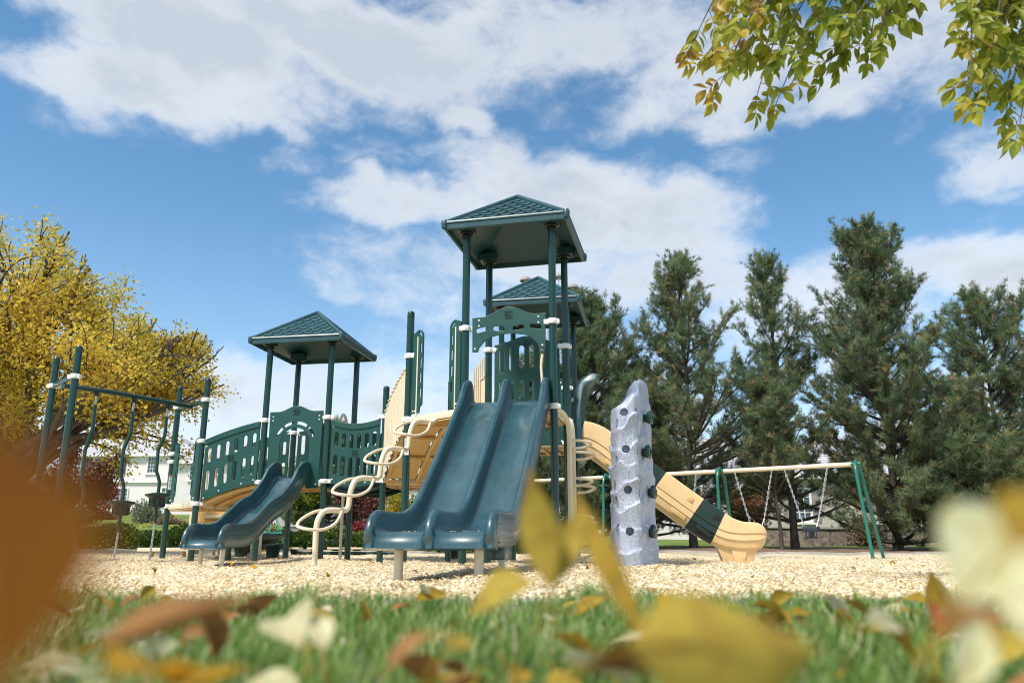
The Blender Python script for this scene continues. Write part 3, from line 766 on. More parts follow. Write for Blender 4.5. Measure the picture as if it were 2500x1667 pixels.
for a, b, mt in secs:
    pp = [(a, float(np.interp(a, [p[0] for p in path3], [p[1] for p in path3])))] if a > .02 else []
    pp += [p for p in path3 if a < p[0] < b]
    if b < 2.7: pp += [(b, float(np.interp(b, [p[0] for p in path3], [p[1] for p in path3])))]
    # tangents taken from the whole run so the joints meet
    mb = MB(); V = []; npf = 0
    for (t, z) in pp:
        z0 = np.interp(max(t-.05, .02), [p[0] for p in path3], [p[1] for p in path3]); z1 = np.interp(min(t+.05, 2.766), [p[0] for p in path3], [p[1] for p in path3])
        tg = Vector((min(t+.05, 2.766)-max(t-.05, .02), z1-z0)).normalized(); pr = prof3(0, t); npf = len(pr)
        g = 1.0 if mt == 'tan' else .985
        for (l, h) in pr: V.append(org3+e_*(t-tg.y*h)-d_*(l*g)+Vector((0, 0, z+tg.x*h*g+(.002 if g < 1 else 0))))
    F = [(i*npf+k, i*npf+(k+1) % npf, (i+1)*npf+(k+1) % npf, (i+1)*npf+k) for i in range(len(pp)-1) for k in range(npf)]
    F += [tuple(range(npf-1, -1, -1)), tuple((len(pp)-1)*npf+k for k in range(npf))]
    so = mb.add(V, F).build('slide_section', M['tan'] if mt == 'tan' else M['dark'], PS, smooth=35)
    so['label'] = 'cream moulded slide section' if mt == 'tan' else 'dark green slide section'
    if b > 2.7: last = so
    if mt == 'tan' and b < 2.7 or a > 1.5 and mt == 'dark':
        tm = b-.12; zc = float(np.interp(tm, [p[0] for p in path3], [p[1] for p in path3]))
        R = Matrix.Rotation(math.atan2(e_.y, e_.x), 3, 'Z') @ Matrix.Rotation(math.radians(37), 3, 'Y')
        MB().box(org3+e_*(tm+.2)-d_*.366+Vector((0, 0, zc+.27)), (.09, .012, .07), R).build('hand_pocket', M['black' if mt == 'dark' else 'decktan'], so, bevel=.004)
        MB().box(org3+e_*(tm-.0)-d_*.337+Vector((0, 0, zc+.07)), (.26, .012, .07), R).build('moulded_recess', M['black' if mt == 'dark' else 'decktan'], so, bevel=.004)
q = org3+e_*2.36; R = Matrix.Rotation(math.atan2(e_.y, e_.x), 4, 'Z'); fb = MB()
V = []
for z, w0, w1, dp in ((-.06, -.2, .16, .2), (.3, -.33, .3, .26)):
    for x, y in ((w0, -dp), (w1, -dp), (w1, dp), (w0, dp)): V.append(q+(R @ Vector((x, y, z))))
fb.add(V, [(3, 2, 1, 0), (4, 5, 6, 7), (0, 1, 5, 4), (1, 2, 6, 5), (2, 3, 7, 6), (3, 0, 4, 7)])
V = []
for z, w0, w1, dp in ((-.06, -.06, .06, .225), (.3, -.13, .13, .285)):
    for x, y in ((w0, -dp), (w1, -dp), (w1, dp), (w0, dp)): V.append(q+(R @ Vector((x, y, z))))
fb.add(V, [(3, 2, 1, 0), (4, 5, 6, 7), (0, 1, 5, 4), (1, 2, 6, 5), (2, 3, 7, 6), (3, 0, 4, 7)])
fb.build('slide_foot', M['tan'], last, bevel=.012)
# ---------------------------------------------------------------- leaf loop climber (cream)
cl = Vector((.69, .72, 0)); la = Vector((.72, -.69, 0)); base = Vector((-2.03, 8.43, 0))
zs = [.62, .98, 1.34, 1.70]; run = .4
pts = [base+Vector((0, 0, -.2)), base+Vector((0, 0, .2))]
for k, z in enumerate(zs):
    b = base+cl*(run*k)
    pts += [b+Vector((0, 0, z-.16)), b+cl*.05+Vector((0, 0, z-.04)), b+cl*.14+Vector((0, 0, z)), b+cl*(run-.08)+Vector((0, 0, z+.005)), b+cl*(run-.02)+Vector((0, 0, z+.04))]
pts += [base+cl*(run*4+.05)+Vector((0, 0, 1.8))]
CLB = MB().tube(smooth_path(pts, 5), [.03]*(5*(len(pts)-1)+1), 14).build('loop_climber', M['cream'], PS, smooth=60)
for k, z in enumerate(zs):
    c = base+cl*(run*k)
    lp = []
    for f, l, dz in ((-.24, .02, -.2), (-.19, .12, -.225), (-.02, .145, -.225), (.16, .12, -.15), (.3, .03, -.02), (.33, -.02, .01), (.25, -.09, .0), (.08, -.13, -.01), (-.12, -.1, -.1), (-.22, -.04, -.17)):
        lp.append(c+cl*f*.92+la*l*1.05+Vector((0, 0, z+dz*.9)))
    MB().tube(smooth_path(lp, 4, True), .0165, 10, closed=True).build('foot_loop', M['cream'], CLB, smooth=60)
# ---------------------------------------------------------------- D-loop ladder on the right side
ra, rb = V2(P['AFR']), V2(P['ABR']); u_ = (rb-ra).normalized(); o_ = Vector((u_.y, -u_.x, 0))
SL = None
for t, zt in ((.36, 1.72), (.66, 1.72)):
    q = ra.lerp(rb, t)+o_*.12; s0 = (ra if t < .5 else rb)
    w = MB().tube(smooth_path([(q.x, q.y, -.2), (q.x, q.y, .6), (q.x, q.y, 1.3), (q.x, q.y, 1.55), q.lerp(s0, .12)[:2]+(1.68,), q.lerp(s0, .45)[:2]+(1.76,), s0[:2]+(1.775,)], 6), .031, 12).build('ladder_rail', M['cream'], PS, smooth=60)
    for z in ((1.46, 1.02, .6, .2) if t < .5 else (1.36, .96, .55)):
        lp = [q+Vector((0, 0, z)), q+o_*.13+u_*.02+Vector((0, 0, z-.005)), q+o_*.23+u_*.08+Vector((0, 0, z-.02)), q+o_*.235+u_*.14+Vector((0, 0, z-.04)), q+o_*.14+u_*.17+Vector((0, 0, z-.07)), q+o_*.03+u_*.12+Vector((0, 0, z-.08))]
        MB().tube(smooth_path(lp, 4), .0165, 8).build('rung_loop', M['cream'], w, smooth=60)
# =================================================================== HANGING PODS, SWINGS, LOOSE PLAY THINGS
def chain(mb, p0, p1, link_len=.05, r=.006, w=.018):
    p0, p1 = Vector(p0), Vector(p1); d = p1-p0; n = max(2, int(d.length/(link_len*.78))); u = d.normalized()
    a = u.cross(Vector((.3, .9, .1))).normalized(); b = u.cross(a)
    for k in range(n):
        c = p0+d*((k+.5)/n); s = a if k % 2 else b
        lp = [c+u*(link_len/2*math.cos(t))+s*(w/2*math.sin(t)) for t in (0, .7, 1.57, 2.44, PI, PI+.7, PI+1.57, PI+2.44)]
        mb.tube(lp, r, 5, closed=True)
    return mb
podl = ['hanging pod step lowest of the three, leftmost under the green beam', 'hanging pod step in the middle of the three under the green beam', 'hanging pod step highest of the three, nearest the low deck']
beam0, beam1 = b0, b1
for k, (s, zr) in enumerate(((.235, .74), (.517, .895), (.792, 1.04))):
    q = beam0.lerp(beam1, s); x, y = q.x, q.y
    t = thing('hanging_pod', podl[k], 'climbing pod', (x, y, zr-.14), 0, 'hanging pod steps under the overhead beam')
    zb = 2.47; lat = Vector((.97, .25, 0))
    mb = MB().lathe([(.03, -.09), (.034, -.08), (.034, -.02), (.0, -.02)], c=(x, y, zb), n=10); mb.build('beam_bracket', M['black'], t)
    mb = MB(); chain(mb, (x, y, zb-.08), (x, y, zb-.24), .055, .008, .026); mb.build('upper_chain', M['steel'], t)
    z0 = zb-.22; ln = z0-zr
    zz = [(0, 0), (.2, 0.005), (.26, -.0), (.42, -.055), (.46, -.06), (.68, -.055), (.72, -.05), (.84, .0), (1.0, .0), (1.12, 0), (1.3, 0)]
    sg = 1 if k != 1 else 1
    pts = [Vector((x, y, z0-ln*f))+lat*(o*(1.1 if k else .9)) for f, o in zz]
    pts = [p for p in pts if p.z > zr-.42] 
    pts.append(Vector((x, y, zr-.45)))
    MB().tube(smooth_path(pts, 2), [.026]*(2*(len(pts)-1)-1)+[.018, .008], 12).build('bent_pole', M['post'], t)
    pod = MB().lathe([(.0, .02), (.06, .02), (.16, .0), (.185, -.005), (.188, -.02), (.18, -.035), (.15, -.045), (.125, -.07), (.115, -.12), (.11, -.19), (.1, -.205), (0, -.205)], c=(x, y, zr), n=28)
    for a in range(8):
        an = a*PI/4; pod.box((x+math.cos(an)*.117, y+math.sin(an)*.117, zr-.125), (.016, .02, .13), Matrix.Rotation(an, 3, 'Z'))
    pod.build('pod_seat', M['dark'], t, smooth=50)
    mb = MB(); g = gz(x, y); chain(mb, (x, y, zr-.44), (x-.02, y, g-.03), .055, .0075, .026); mb.build('ground_chain', M['steel'], t)
# toadstool steps
for k, (px, Y) in enumerate(((591, 14.1), (668, 13.6))):
    x = (px-CX)/1990*Y; g = gz(x, Y); s = 1-.02*k
    o = MB().lathe([(.1, -.05), (.1, .03), (.115, .12), (.15, .165), (.165, .18), (.168, .2), (.16, .215), (0, .222)], c=(x, Y, g), n=26).build('stepping_pod', M['dark'], None, smooth=50)
    tag(o, ['dark green stepping pod on the chips beside the spinner dish, left of the pair', 'dark green stepping pod on the chips in front of the dish, right of the pair'][k], 'stepping pod', 'stepping pods on the chips')
x, Y = (1106-CX)/1990*13.3, 13.3; g = gz(x, Y)
tag(MB().lathe([(.1, -.05), (.1, .03), (.115, .14), (.15, .19), (.168, .21), (.16, .24), (0, .246)], c=(x, Y, g), n=26).build('stepping_pod', M['dark'], None, smooth=50), 'dark stepping pod half hidden behind the legs of the double slide', 'stepping pod', 'stepping pods on the chips')
# spinner dish
x, Y = (617-CX)/1985*15.6, 15.6; g = gz(x, Y)
SP = thing('spinner_dish', 'wide dark green spinning dish on a short foot behind the stepping pods', 'spinner', (x, Y, g))
MB().lathe([(.0, .17), (.3, .2), (.48, .3), (.57, .38), (.6, .385), (.61, .36), (.6, .3), (.5, .25), (.34, .15), (.2, .1), (0, .1)], c=(x, Y, g), n=36).build('dish', M['dark'], SP, smooth=60)
MB().lathe([(.2, -.05), (.19, .08), (.14, .14), (0, .14)], c=(x, Y, g), n=20).build('foot', M['black'], SP)
for a in range(10):
    an = a*PI/5; mb = MB().box((x+math.cos(an)*.42, Y+math.sin(an)*.42, g+.2), (.24, .03, .012), Matrix.Rotation(an, 3, 'Z') @ Matrix.Rotation(-.5, 3, 'Y')); mb.build('dish_rib', M['black'], SP)
# rope net
x, Y = (640-CX)/1985*18.0, 18.0; g = gz(x, Y)
RN = thing('rope_net', 'small turquoise rope climbing net behind the wave slide', 'climbing net', (x, Y, g))
ap = Vector((x-.12, Y, g+1.75)); mb = MB(); feet = [Vector((x+.62*math.cos(a), Y+.62*math.sin(a), g)) for a in np.linspace(0, 2*PI, 9)[:-1]]
MB().tube([ap+Vector((0, 0, .02)), (x-.12, Y, g-.1)], .03, 10).build('mast', M['post'], RN)
for f in feet: mb.tube([ap, ap.lerp(f, .5)+Vector((0, 0, -.03)), f], .012, 6)
for t in (.35, .55, .75, .92):
    ring = [ap.lerp(f, t) for f in feet]; lp = []
    for i in range(8): lp += [ring[i], (ring[i]+ring[(i+1) % 8])/2+Vector((0, 0, -.05))]
    mb.tube(smooth_path(lp, 2, True), .01, 6, closed=True)
mb.build('ropes', M['teal_rope'], RN)
mb = MB()
for t in (.55, .75):
    for f in feet: mb.box(ap.lerp(f, t), (.035, .035, .06))
mb.build('rope_joints', M['black'], RN)
# balance beam with steps
Y = 16.0; xa, xb = -4.32, -2.25; BB = thing('balance_trail', 'low green rail with short cream stepping planks in front of the hedge', 'balance beam', ((xa+xb)/2, Y, gz(xa, Y)))
z = .13
MB().tube([(xa, Y, z), (xb, Y+.2, z-.02)], .032, 10).build('rail', M['post'], BB)
for k in range(4):
    x = lerp(xa+.1, xb-.05, k/3); MB().tube([(x, Y+.06*k, z-.3), (x, Y+.06*k, z)], .03, 8).build('leg', M['post'], BB)
for k in range(6):
    x = lerp(xa+.05, xb, k/5); y = Y+.035*k
    s = MB().box((x, y, z+.085), (.27, .3, .035), Matrix.Rotation(.1*math.sin(k*2), 3, 'Z')).build('step', M['cream'], BB, bevel=.006)
    MB().box((x, y, z+.05), (.14, .1, .035)).build('step_bracket', M['black'], s)
# ------------------------------------------------------------------- swing set
SW = thing('swing_set', 'long swing frame with cream top beam and green arched legs in front of the pines', 'swing frame', (4.4, 23.7, 0))
s0 = Vector((8.86, 20.5, 2.3)); sd = Vector((-2.96, 2.14, 0)); bays = 3; zt = 2.3
def sp_(t): return s0+sd*t+Vector((0, 0, .012*t))
MB().tube([sp_(-.02), sp_(3.02)], .058, 16).build('top_beam', M['cream'], SW)
nrm = Vector((-sd.y, sd.x, 0)).normalized(); nrm = nrm if nrm.y > 0 else -nrm; so_ = -sd.normalized()
for k in range(4):
    c = sp_(k); lean = so_*(.3 if k < 2 else -.3) if k in (0, 3) else so_*.12
    for s in (-1, 1):
        foot = Vector((c.x, c.y, 0))+nrm*(s*.62)+lean; foot.z = gz(foot.x, foot.y)-.1
        top = c+Vector((0, 0, .085))
        pts = [top, c+nrm*(s*.09)+Vector((0, 0, .06))+lean*.02, c+nrm*(s*.2)+Vector((0, 0, -.06))+lean*.06, c+nrm*(s*.28)+Vector((0, 0, -.3))+lean*.16, c.lerp(foot, .45)+nrm*(s*.09), foot]
        MB().tube(smooth_path(pts, 6), .043, 12).build('leg', M['tgreen'], SW, smooth=60)
    MB().tube([c-so_*.12, c+so_*.12], .066, 14).build('beam_collar', M['tgreen'], SW)
def bucket_swing(name, t0, t1, zseat, label, belt=False):
    a, b = sp_(t0), sp_(t1); m_ = (a+b)/2; u = (b-a).normalized(); w = .17
    t = thing(name, label, 'swing', (m_.x, m_.y, zseat), 0, 'swings hanging from the frame')
    L, R = m_-u*w, m_+u*w; L.z = R.z = zseat+.12
    for p, q in ((a, L), (b, R)):
        MB().tube([p+Vector((0, 0, -.1)), p+Vector((0, 0, -.03))], .02, 8).build('hanger', M['steel'], t)
        mb = MB(); mid = p.lerp(q, .86); chain(mb, p+Vector((0, 0, -.1)), mid, .09, .011, .04)
        mb.tube([mid, q+nrm*.12], .008, 5).tube([mid, q-nrm*.12], .008, 5); mb.build('chain', M['steel'], t)
    mb = MB(); R3 = Matrix(((u.x, nrm.x, 0), (u.y, nrm.y, 0), (0, 0, 1)))
    c = Vector((m_.x, m_.y, zseat))
    if belt:
        pts = [L+Vector((0, 0, -.02)), c-u*.12+Vector((0, 0, -.02)), c+Vector((0, 0, -.06)), c+u*.12+Vector((0, 0, -.02)), R+Vector((0, 0, -.02))]
        sp = smooth_path(pts, 4); V = []; F = []
        for p in sp: V += [p-nrm*.08, p+nrm*.08, p+nrm*.08+Vector((0, 0, .02)), p-nrm*.08+Vector((0, 0, .02))]
        for i in range(len(sp)-1):
            for k in range(4): F.append((4*i+k, 4*i+(k+1) % 4, 4*i+4+(k+1) % 4, 4*i+4+k))
        mb.add(V, F); mb.build('belt_seat', M['navy'], t)
    else:
        for s in (-1, 1):
            mb.box(c+nrm*(.14*s)+Vector((0, 0, .06)), (.38, .02, .13), R3); mb.box(c+u*(.18*s)+Vector((0, 0, .06)), (.02, .28, .13), R3)
            mb.tube(smooth_path([c+u*(.1*s)+nrm*.14+Vector((0, 0, .0)), c+u*(.1*s)+nrm*.08+Vector((0, 0, -.14)), c+u*(.1*s)-nrm*.08+Vector((0, 0, -.14)), c+u*(.1*s)-nrm*.14], 4), .02, 6)
        mb.box(c+Vector((0, 0, -.15)), (.3, .16, .03), R3); mb.box(c+Vector((0, 0, -.05)), (.05, .27, .18), R3)
        mb.build('bucket_seat', M['navy'], t, bevel=.006)
bucket_swing('bucket_swing', .2, .5, .62, 'dark bucket swing on spread chains, nearest the right end of the frame')
bucket_swing('bucket_swing', .6, .88, .66, 'dark bucket swing beside the foot of the cream slide')
bucket_swing('belt_swing', 1.2, 1.42, .7, 'belt swing behind the cream slide, its chains showing above it', True)
bucket_swing('belt_swing', 1.62, 1.84, .7, 'belt swing mostly hidden behind the climbing wall', True)
bucket_swing('belt_swing', 2.3, 2.52, .7, 'belt swing behind the loop ladder on the right of the tower', True)
# ------------------------------------------------------------------- climbing wall
def rock_wall():
    t = thing('climbing_wall', 'free-standing speckled blue-grey rock climbing wall with green handholds', 'climbing wall', (1.55, 9.95, gz(1.55, 9.95)))
    P0 = [(1.235, 9.93), (1.215, 9.82), (1.245, 9.72), (1.275, 9.56), (1.32, 9.5), (1.4, 9.485), (1.47, 9.495), (1.515, 9.53), (1.545, 9.66), (1.62, 9.85), (1.72, 10.08), (1.82, 10.3), (1.84, 10.38), (1.78, 10.44), (1.66, 10.42), (1.52, 10.3), (1.4, 10.14), (1.3, 10.03)]
    c = Vector((1.5, 9.95))
    poly = []
    for i in range(len(P0)):
        a, b = Vector(P0[i]), Vector(P0[(i+1) % len(P0)])
        for k in range(4): poly.append(a.lerp(b, k/4))
    n = len(poly); lv = 150; V = []; rnd = random.Random(5)
    ledges = [.13, .26, .4, .5, .62, .735, .85]
    def topz(p):
        s = clamp((p.x-1.24)/.56); return 1.94+.14*sstep(.15, .5, s)+.27*math.exp(-(((p.x-1.75)**2+((p.y-10.2)*.62)**2)/.07)**2)
    for j in range(lv+1):
        f = j/lv
        for i, p in enumerate(poly):
            q = p-c; ang = math.atan2(q.y, q.x)
            # ledges wander round the wall: each is a step, fat above and undercut below
            sh = 0
            for m_, L in enumerate(ledges):
                lz = L+.024*math.sin(3*ang+m_*2.1)+.012*math.sin(8*ang+m_*1.3)+.006*math.sin(17*ang+m_)
                d = lz-f
                if 0 <= d < .09: sh += .05*(1-d/.09)**1.5*(.68+.32*math.sin(2.3*ang+m_*1.7+1))
                if -.012 < d < 0: sh += .05*(1+d/.012)*(.68+.32*math.sin(2.3*ang+m_*1.7+1))
            sh += .014*math.sin(ang*4+f*9)*math.sin(f*13+ang*2)
            sh += .05*(1-f)**4
            zt = topz(p)
            rnd_ = sstep(.93, 1.0, f)
            sc = 1-.2*rnd_**2.2
            r = q.normalized()*sh
            w = c+q*(sc*lerp(1.0, .93, f))+r
            V.append((w.x, w.y, -.12+(zt+.12)*(f if f < .9 else .9+.1*math.sin((f-.9)/.1*PI/2))))
    F = [(j*n+i, j*n+(i+1) % n, (j+1)*n+(i+1) % n, (j+1)*n+i) for j in range(lv) for i in range(n)]
    F += [tuple(range(n-1, -1, -1))]
    for m_, sc in ((1, .6), (2, .3)):
        for p in poly:
            w = c+(p-c)*sc; V.append((w.x, w.y, topz(w)+.012*m_))
        F += [((lv+m_-1)*n+i, (lv+m_-1)*n+(i+1) % n, (lv+m_)*n+(i+1) % n, (lv+m_)*n+i) for i in range(n)]
    V.append((c.x, c.y, topz(c)+.03)); F += [((lv+2)*n+i, (lv+2)*n+(i+1) % n, len(V)-1) for i in range(n)]
    body_m = MB().add(V, F).mesh('rock_body', 35)
    body = bpy.data.objects.new('rock_body', body_m); COL.objects.link(body)
    # pockets: round on the end face, square on its flanks, cut with booleans
    cut = MB(); holes = []
    for k, z in enumerate((.42, .9, 1.38, 1.83)):
        x = 1.375-.004*k; cut.tube([(x, 9.3, z), (x, 9.6, z)], .05, 16)
        holes.append((x, 9.58, z, .04))
        cut.box((1.535, 9.56, z+.01-.02*(k % 2)), (.16, .07, .14), Matrix.Rotation(-.25, 3, 'Z'))
        cut.box((1.27, 9.62, z-.14+.16*(k == 0)), (.14, .07, .14), Matrix.Rotation(.35, 3, 'Z'))
    cm = cut.mesh('cut', None); co = bpy.data.objects.new('cut', cm); COL.objects.link(co)
    bm = bmesh.new(); bm.from_mesh(cm); bmesh.ops.recalc_face_normals(bm, faces=bm.faces); bm.to_mesh(cm); bm.free()
    md = body.modifiers.new('b', 'BOOLEAN'); md.object = co; md.operation = 'DIFFERENCE'; md.solver = 'EXACT'; md.use_self = True
    dg = bpy.context.evaluated_depsgraph_get(); dg.update()
    me = bpy.data.meshes.new_from_object(body.evaluated_get(dg))
    bpy.data.objects.remove(body); bpy.data.objects.remove(co)
    me.materials.clear(); me.name = 'rock_body'
    me.polygons.foreach_set('use_smooth', [True]*len(me.polygons)); me.set_sharp_from_angle(angle=math.radians(38))
    link('rock_body', me, t, M['rock'])
    fd = Vector((.9, -.43, 0))
    for k, (y, z) in enumerate(((9.95, .42), (10.03, .9), (9.86, 1.38), (10.02, 1.83))):
        x = float(np.interp(y, [9.53, 9.66, 9.85, 10.08, 10.3], [1.53, 1.545, 1.62, 1.72, 1.82]))
        p = Vector((x-.03, y, z)); mb = MB(); V = []; N = 20
        Rm = fd.to_track_quat('Z', 'Y').to_matrix()
        for d, s in ((0, .05), (.05, .052), (.075, .075), (.115, .078), (.13, .06), (.13, .02), (.1, .016)):
            for i in range(N):
                an = 2*PI*i/N; rr = s*(1+.16*math.sin(5*an)*(d > .06 and s > .05)); V.append(p+Rm @ Vector((rr*math.cos(an), rr*math.sin(an), d)))
        F = [(j*N+i, j*N+(i+1) % N, (j+1)*N+(i+1) % N, (j+1)*N+i) for j in range(6) for i in range(N)]+[tuple(range(6*N, 7*N))]
        mb.add(V, F).build('handhold', M['post'], t, smooth=50)
    # moulded plates
    MB().box((1.518, 9.515, 1.02), (.055, .012, .09), Matrix.Rotation(.7, 3, 'Z')).build('rating_plate', M['gshutter'], t)
    MB().box((1.238, 9.7, .99), (.012, .06, .09), Matrix.Rotation(-.2, 3, 'Z')).build('rating_plate', M['gshutter'], t)
rock_wall()
# =================================================================== GROUND
def yfar(a): return float(np.interp(a, [-2, -.1, .12, .5, 2], [20.4, 20.4, 25.5, 25.5, 25.5]))
def grid_obj(name, A, Sx, zfn, yfn, mat):
    V = [];
    for a in A:
        for s in Sx:
            y = yfn(a, s); x = a*y; V.append((x, y, zfn(x, y)))
    n = len(Sx); F = [(i*n+j, (i+1)*n+j, (i+1)*n+j+1, i*n+j+1) for i in range(len(A)-1) for j in range(n-1)]
    o = np_mesh(name, V, F, mat, smooth=True); return tag(o, kind='structure')
# one sheet to the horizon
ys = np.concatenate([[-30, -8, -3, -1], np.linspace(-.5, YLAWN-.001, 12), [YLAWN+.02], np.linspace(2.7, 20, 40), np.linspace(20.5, 60, 50), np.linspace(62, 110, 20), [140, 200, 320, 600, 1200]])
xs = np.concatenate([[-1200, -500, -260, -160], np.linspace(-110, -22, 30), np.linspace(-20, 20, 81), np.linspace(22, 110, 30), [160, 260, 500, 1200]])
def gsheet(x, y):
    a = x/max(y, 1)
    z = gz(x, y)
    if y > YLAWN and y < yfar(a)+.1: z -= .13
    if y < YLAWN and y > YLAWN-.05: z -= .0
    return z-.004
V = [(x, y, gsheet(x, y)) for y in ys for x in xs]; n = len(xs)
F = [(j*n+i, j*n+i+1, (j+1)*n+i+1, (j+1)*n+i) for j in range(len(ys)-1) for i in range(n-1)]
tag(np_mesh('ground', V, F, M['lawn'], smooth=True), kind='structure')
Aa = np.linspace(-1.15, 1.15, 150)
def chip_z(x, y):
    hol = sum(a*math.exp(-((x-cx)**2+((y-cy)*.8)**2)/(r*r)) for cx, cy, r, a in ((-.6, 5.95, .75, -.06), (-.3, 5.1, .7, .035), (.5, 6.2, .5, .04), (-3.75, 9.8, .5, -.05), (-3.5, 9.2, .5, .03), (3.9, 12.2, .5, -.04), (7.6, 21.2, .8, -.05), (6.2, 22.2, .8, -.05), (-1.32, 9.8, .4, -.03)))
    return hol+gz(x, y)+.012*math.sin(x*7.3+y*3.1)*math.sin(y*6.1-x*2.2)+.006*math.sin(x*17+y*11)
grid_obj('wood_chip_bed', Aa, np.linspace(0, 1, 110)**1.6, chip_z, lambda a, s: lerp(YLAWN+.19, yfar(a), s), M['chipbed'])
V = [(x, y, .079) for y in (-1.5, .2, 1.3, YLAWN-.012) for x in np.linspace(-3.5, 3.5, 8)]
F = [(j*8+i, j*8+i+1, (j+1)*8+i+1, (j+1)*8+i) for j in range(3) for i in range(7)]
tag(np_mesh('lawn_soil', V, F, M['soil']), kind='structure')
# kerbs: near edge of the bed, and its far edge
mb = MB()
for k in range(8):
    mb.box((-7+2*k, YLAWN+.085, .0), (1.985, .17, .185))
tag(mb.build('kerb', M['concrete'], None, bevel=.012), kind='structure')
def strip(name, pts, w, z0, z1, mat):
    mb = MB(); V = []
    for i, (x, y) in enumerate(pts):
        g = gz(x, y); d = Vector((x, y)).normalized()
        for dy, z in ((0, z0), (0, z1), (w, z1), (w, z0)): V.append((x+d.x*dy, y+d.y*dy, g+z))
    F = [(4*i+k, 4*i+(k+1) % 4, 4*i+4+(k+1) % 4, 4*i+4+k) for i in range(len(pts)-1) for k in range(4)]
    return tag(mb.add(V, F).build(name, mat, None), kind='structure')
strip('far_kerb', [(a*(yfar(a)+.02), yfar(a)+.02) for a in np.linspace(-.9, .95, 90)], .22, -.1, .06, M['concrete'])
grid_obj('mulch_bed', np.linspace(.02, .95, 60), np.linspace(0, 1, 16), lambda x, y: gz(x, y)+.02+.05*math.sin(PI*clamp((y-25.7)/7.5))*(.75+.25*math.sin(x*.9)), lambda a, s: lerp(25.8, 33.0, s), M['mulch'])
# ------------------------------------------------------------------- wood chips lying loose
def scatter_quads(name, P0, ln, wd, tilt, tint, mat, thick=None):
    n = len(P0); th = np.random.uniform(0, 2*PI, n)
    u = np.stack([np.cos(th), np.sin(th), np.random.normal(0, tilt, n)], 1); u /= np.linalg.norm(u, axis=1)[:, None]
    v = np.stack([-np.sin(th), np.cos(th), np.random.normal(0, tilt, n)], 1)
    v -= u*(u*v).sum(1)[:, None]; v /= np.linalg.norm(v, axis=1)[:, None]
    a = u*(ln/2)[:, None]; b = v*(wd/2)[:, None]
    k1 = np.random.uniform(.5, 1, n)[:, None]; k2 = np.random.uniform(.5, 1, n)[:, None]
    V = np.stack([P0-a-b*k1, P0+a*k2-b, P0+a+b*k1, P0-a*k2+b], 1).reshape(-1, 3)
    F = np.arange(n*4).reshape(-1, 4)
    return np_mesh(name, V, F, mat, tint=tint)
n = 165000
u = np.random.rand(n); Y = 2.65+(19.5-2.65)*u**1.35; a = np.random.uniform(-.8, .8, n); X = a*Y
Z = np.array([chip_z(x, y) for x, y in zip(X, Y)])+np.random.uniform(.0, .02, n)
ln = np.random.uniform(.012, .042, n); wd = np.random.uniform(.005, .013, n)
worn = np.exp(-(((X+.4)/1.1)**2+((Y-6.0)/1.0)**2))+np.exp(-(((X+3.3)/.9)**2+((Y-9.6)/.7)**2))*.6
patch = .5+.5*np.sin(X*1.3+np.sin(Y*.9)*2)*np.sin(Y*1.7-X*.6)
tint = np.clip(np.random.beta(2.6, 1.3, n)-.6*worn*np.random.rand(n)-.32*patch*np.random.rand(n), 0, 1)
tag(scatter_quads('wood_chips', np.stack([X, Y, Z], 1), ln, wd, .35, tint, M['chips']), 'loose pale wood chips covering the playground bed', 'wood chips', kind='stuff')
# ------------------------------------------------------------------- grass
n = 40000
Y = .27+(YLAWN-.27)*np.random.rand(n)**.8; X = np.random.uniform(-1, 1, n)*(.82*Y+.22)
edge = np.arange(n) < 6000; Y[edge] = np.random.uniform(2.2, 2.47, 6000); X[edge] = np.random.uniform(-.85, .85, 6000)*2.4; X[edge] += .06*np.sin(X[edge]*23)+.1*np.sin(X[edge]*7.3)
clump = .5+.5*np.sin(X*9.1+np.sin(Y*7)*2)*np.sin(Y*11+X*4)
H = np.random.uniform(.02, .058, n)*(.6+.7*clump); H *= np.where(Y < .55, .8, 1); H[edge] *= .8+.9*np.random.rand(6000)*(.5+.5*np.sin(X[edge]*9.))
th = np.random.uniform(0, 2*PI, n); ben = np.random.uniform(.1, .9, n)*H
w = np.random.uniform(.0014, .0034, n)
side = np.stack([-np.sin(th), np.cos(th), np.zeros(n)], 1)*w[:, None]; fw = np.stack([np.cos(th), np.sin(th), np.zeros(n)], 1)
B = np.stack([X, Y, np.full(n, .075)], 1); up = np.array([0, 0, 1.])
m1 = B+fw*(ben*.25)[:, None]+up*(H*.55)[:, None]; tp = B+fw*ben[:, None]+up*H[:, None]
V = np.stack([B-side, B+side, m1+side*.8, m1-side*.8, tp+side*.12, tp-side*.12], 1).reshape(-1, 3)
i6 = np.arange(n)[:, None]*6
F = np.concatenate([i6+np.array([0, 1, 2, 3]), i6+np.array([3, 2, 4, 5])], 0)
t = np.clip(np.random.beta(1.9, 2.0, n)+.15*clump*(np.random.rand(n)-.3), 0, .92); t[np.random.rand(n) < .05+.3*np.clip(-X/Y-.3, 0, .5)] = 1
tag(np_mesh('grass', V, F, M['grass'], tint=np.concatenate([t, t])), 'short green lawn grass in front of the wood chips', 'grass', kind='stuff')
# yellow leaf specks over the far lawn
n = 5200
Y = np.random.uniform(20.8, 75, n)**1; a = np.random.uniform(-.66, .0, n)-.0; X = a*Y
keep = np.random.rand(n) < np.clip(1.1-(Y-20)/60, .1, 1)*np.clip(-a*3, .15, 1); X, Y = X[keep], Y[keep]
Z = np.array([gz(x, y) for x, y in zip(X, Y)])+.03
k = len(X)
tag(scatter_quads('lawn_leaf_litter', np.stack([X, Y, Z], 1), np.random.uniform(.06, .13, k), np.random.uniform(.05, .09, k), .5, np.random.rand(k), M['maple']), 'yellow leaf litter strewn over the far lawn', 'fallen leaves', kind='stuff')
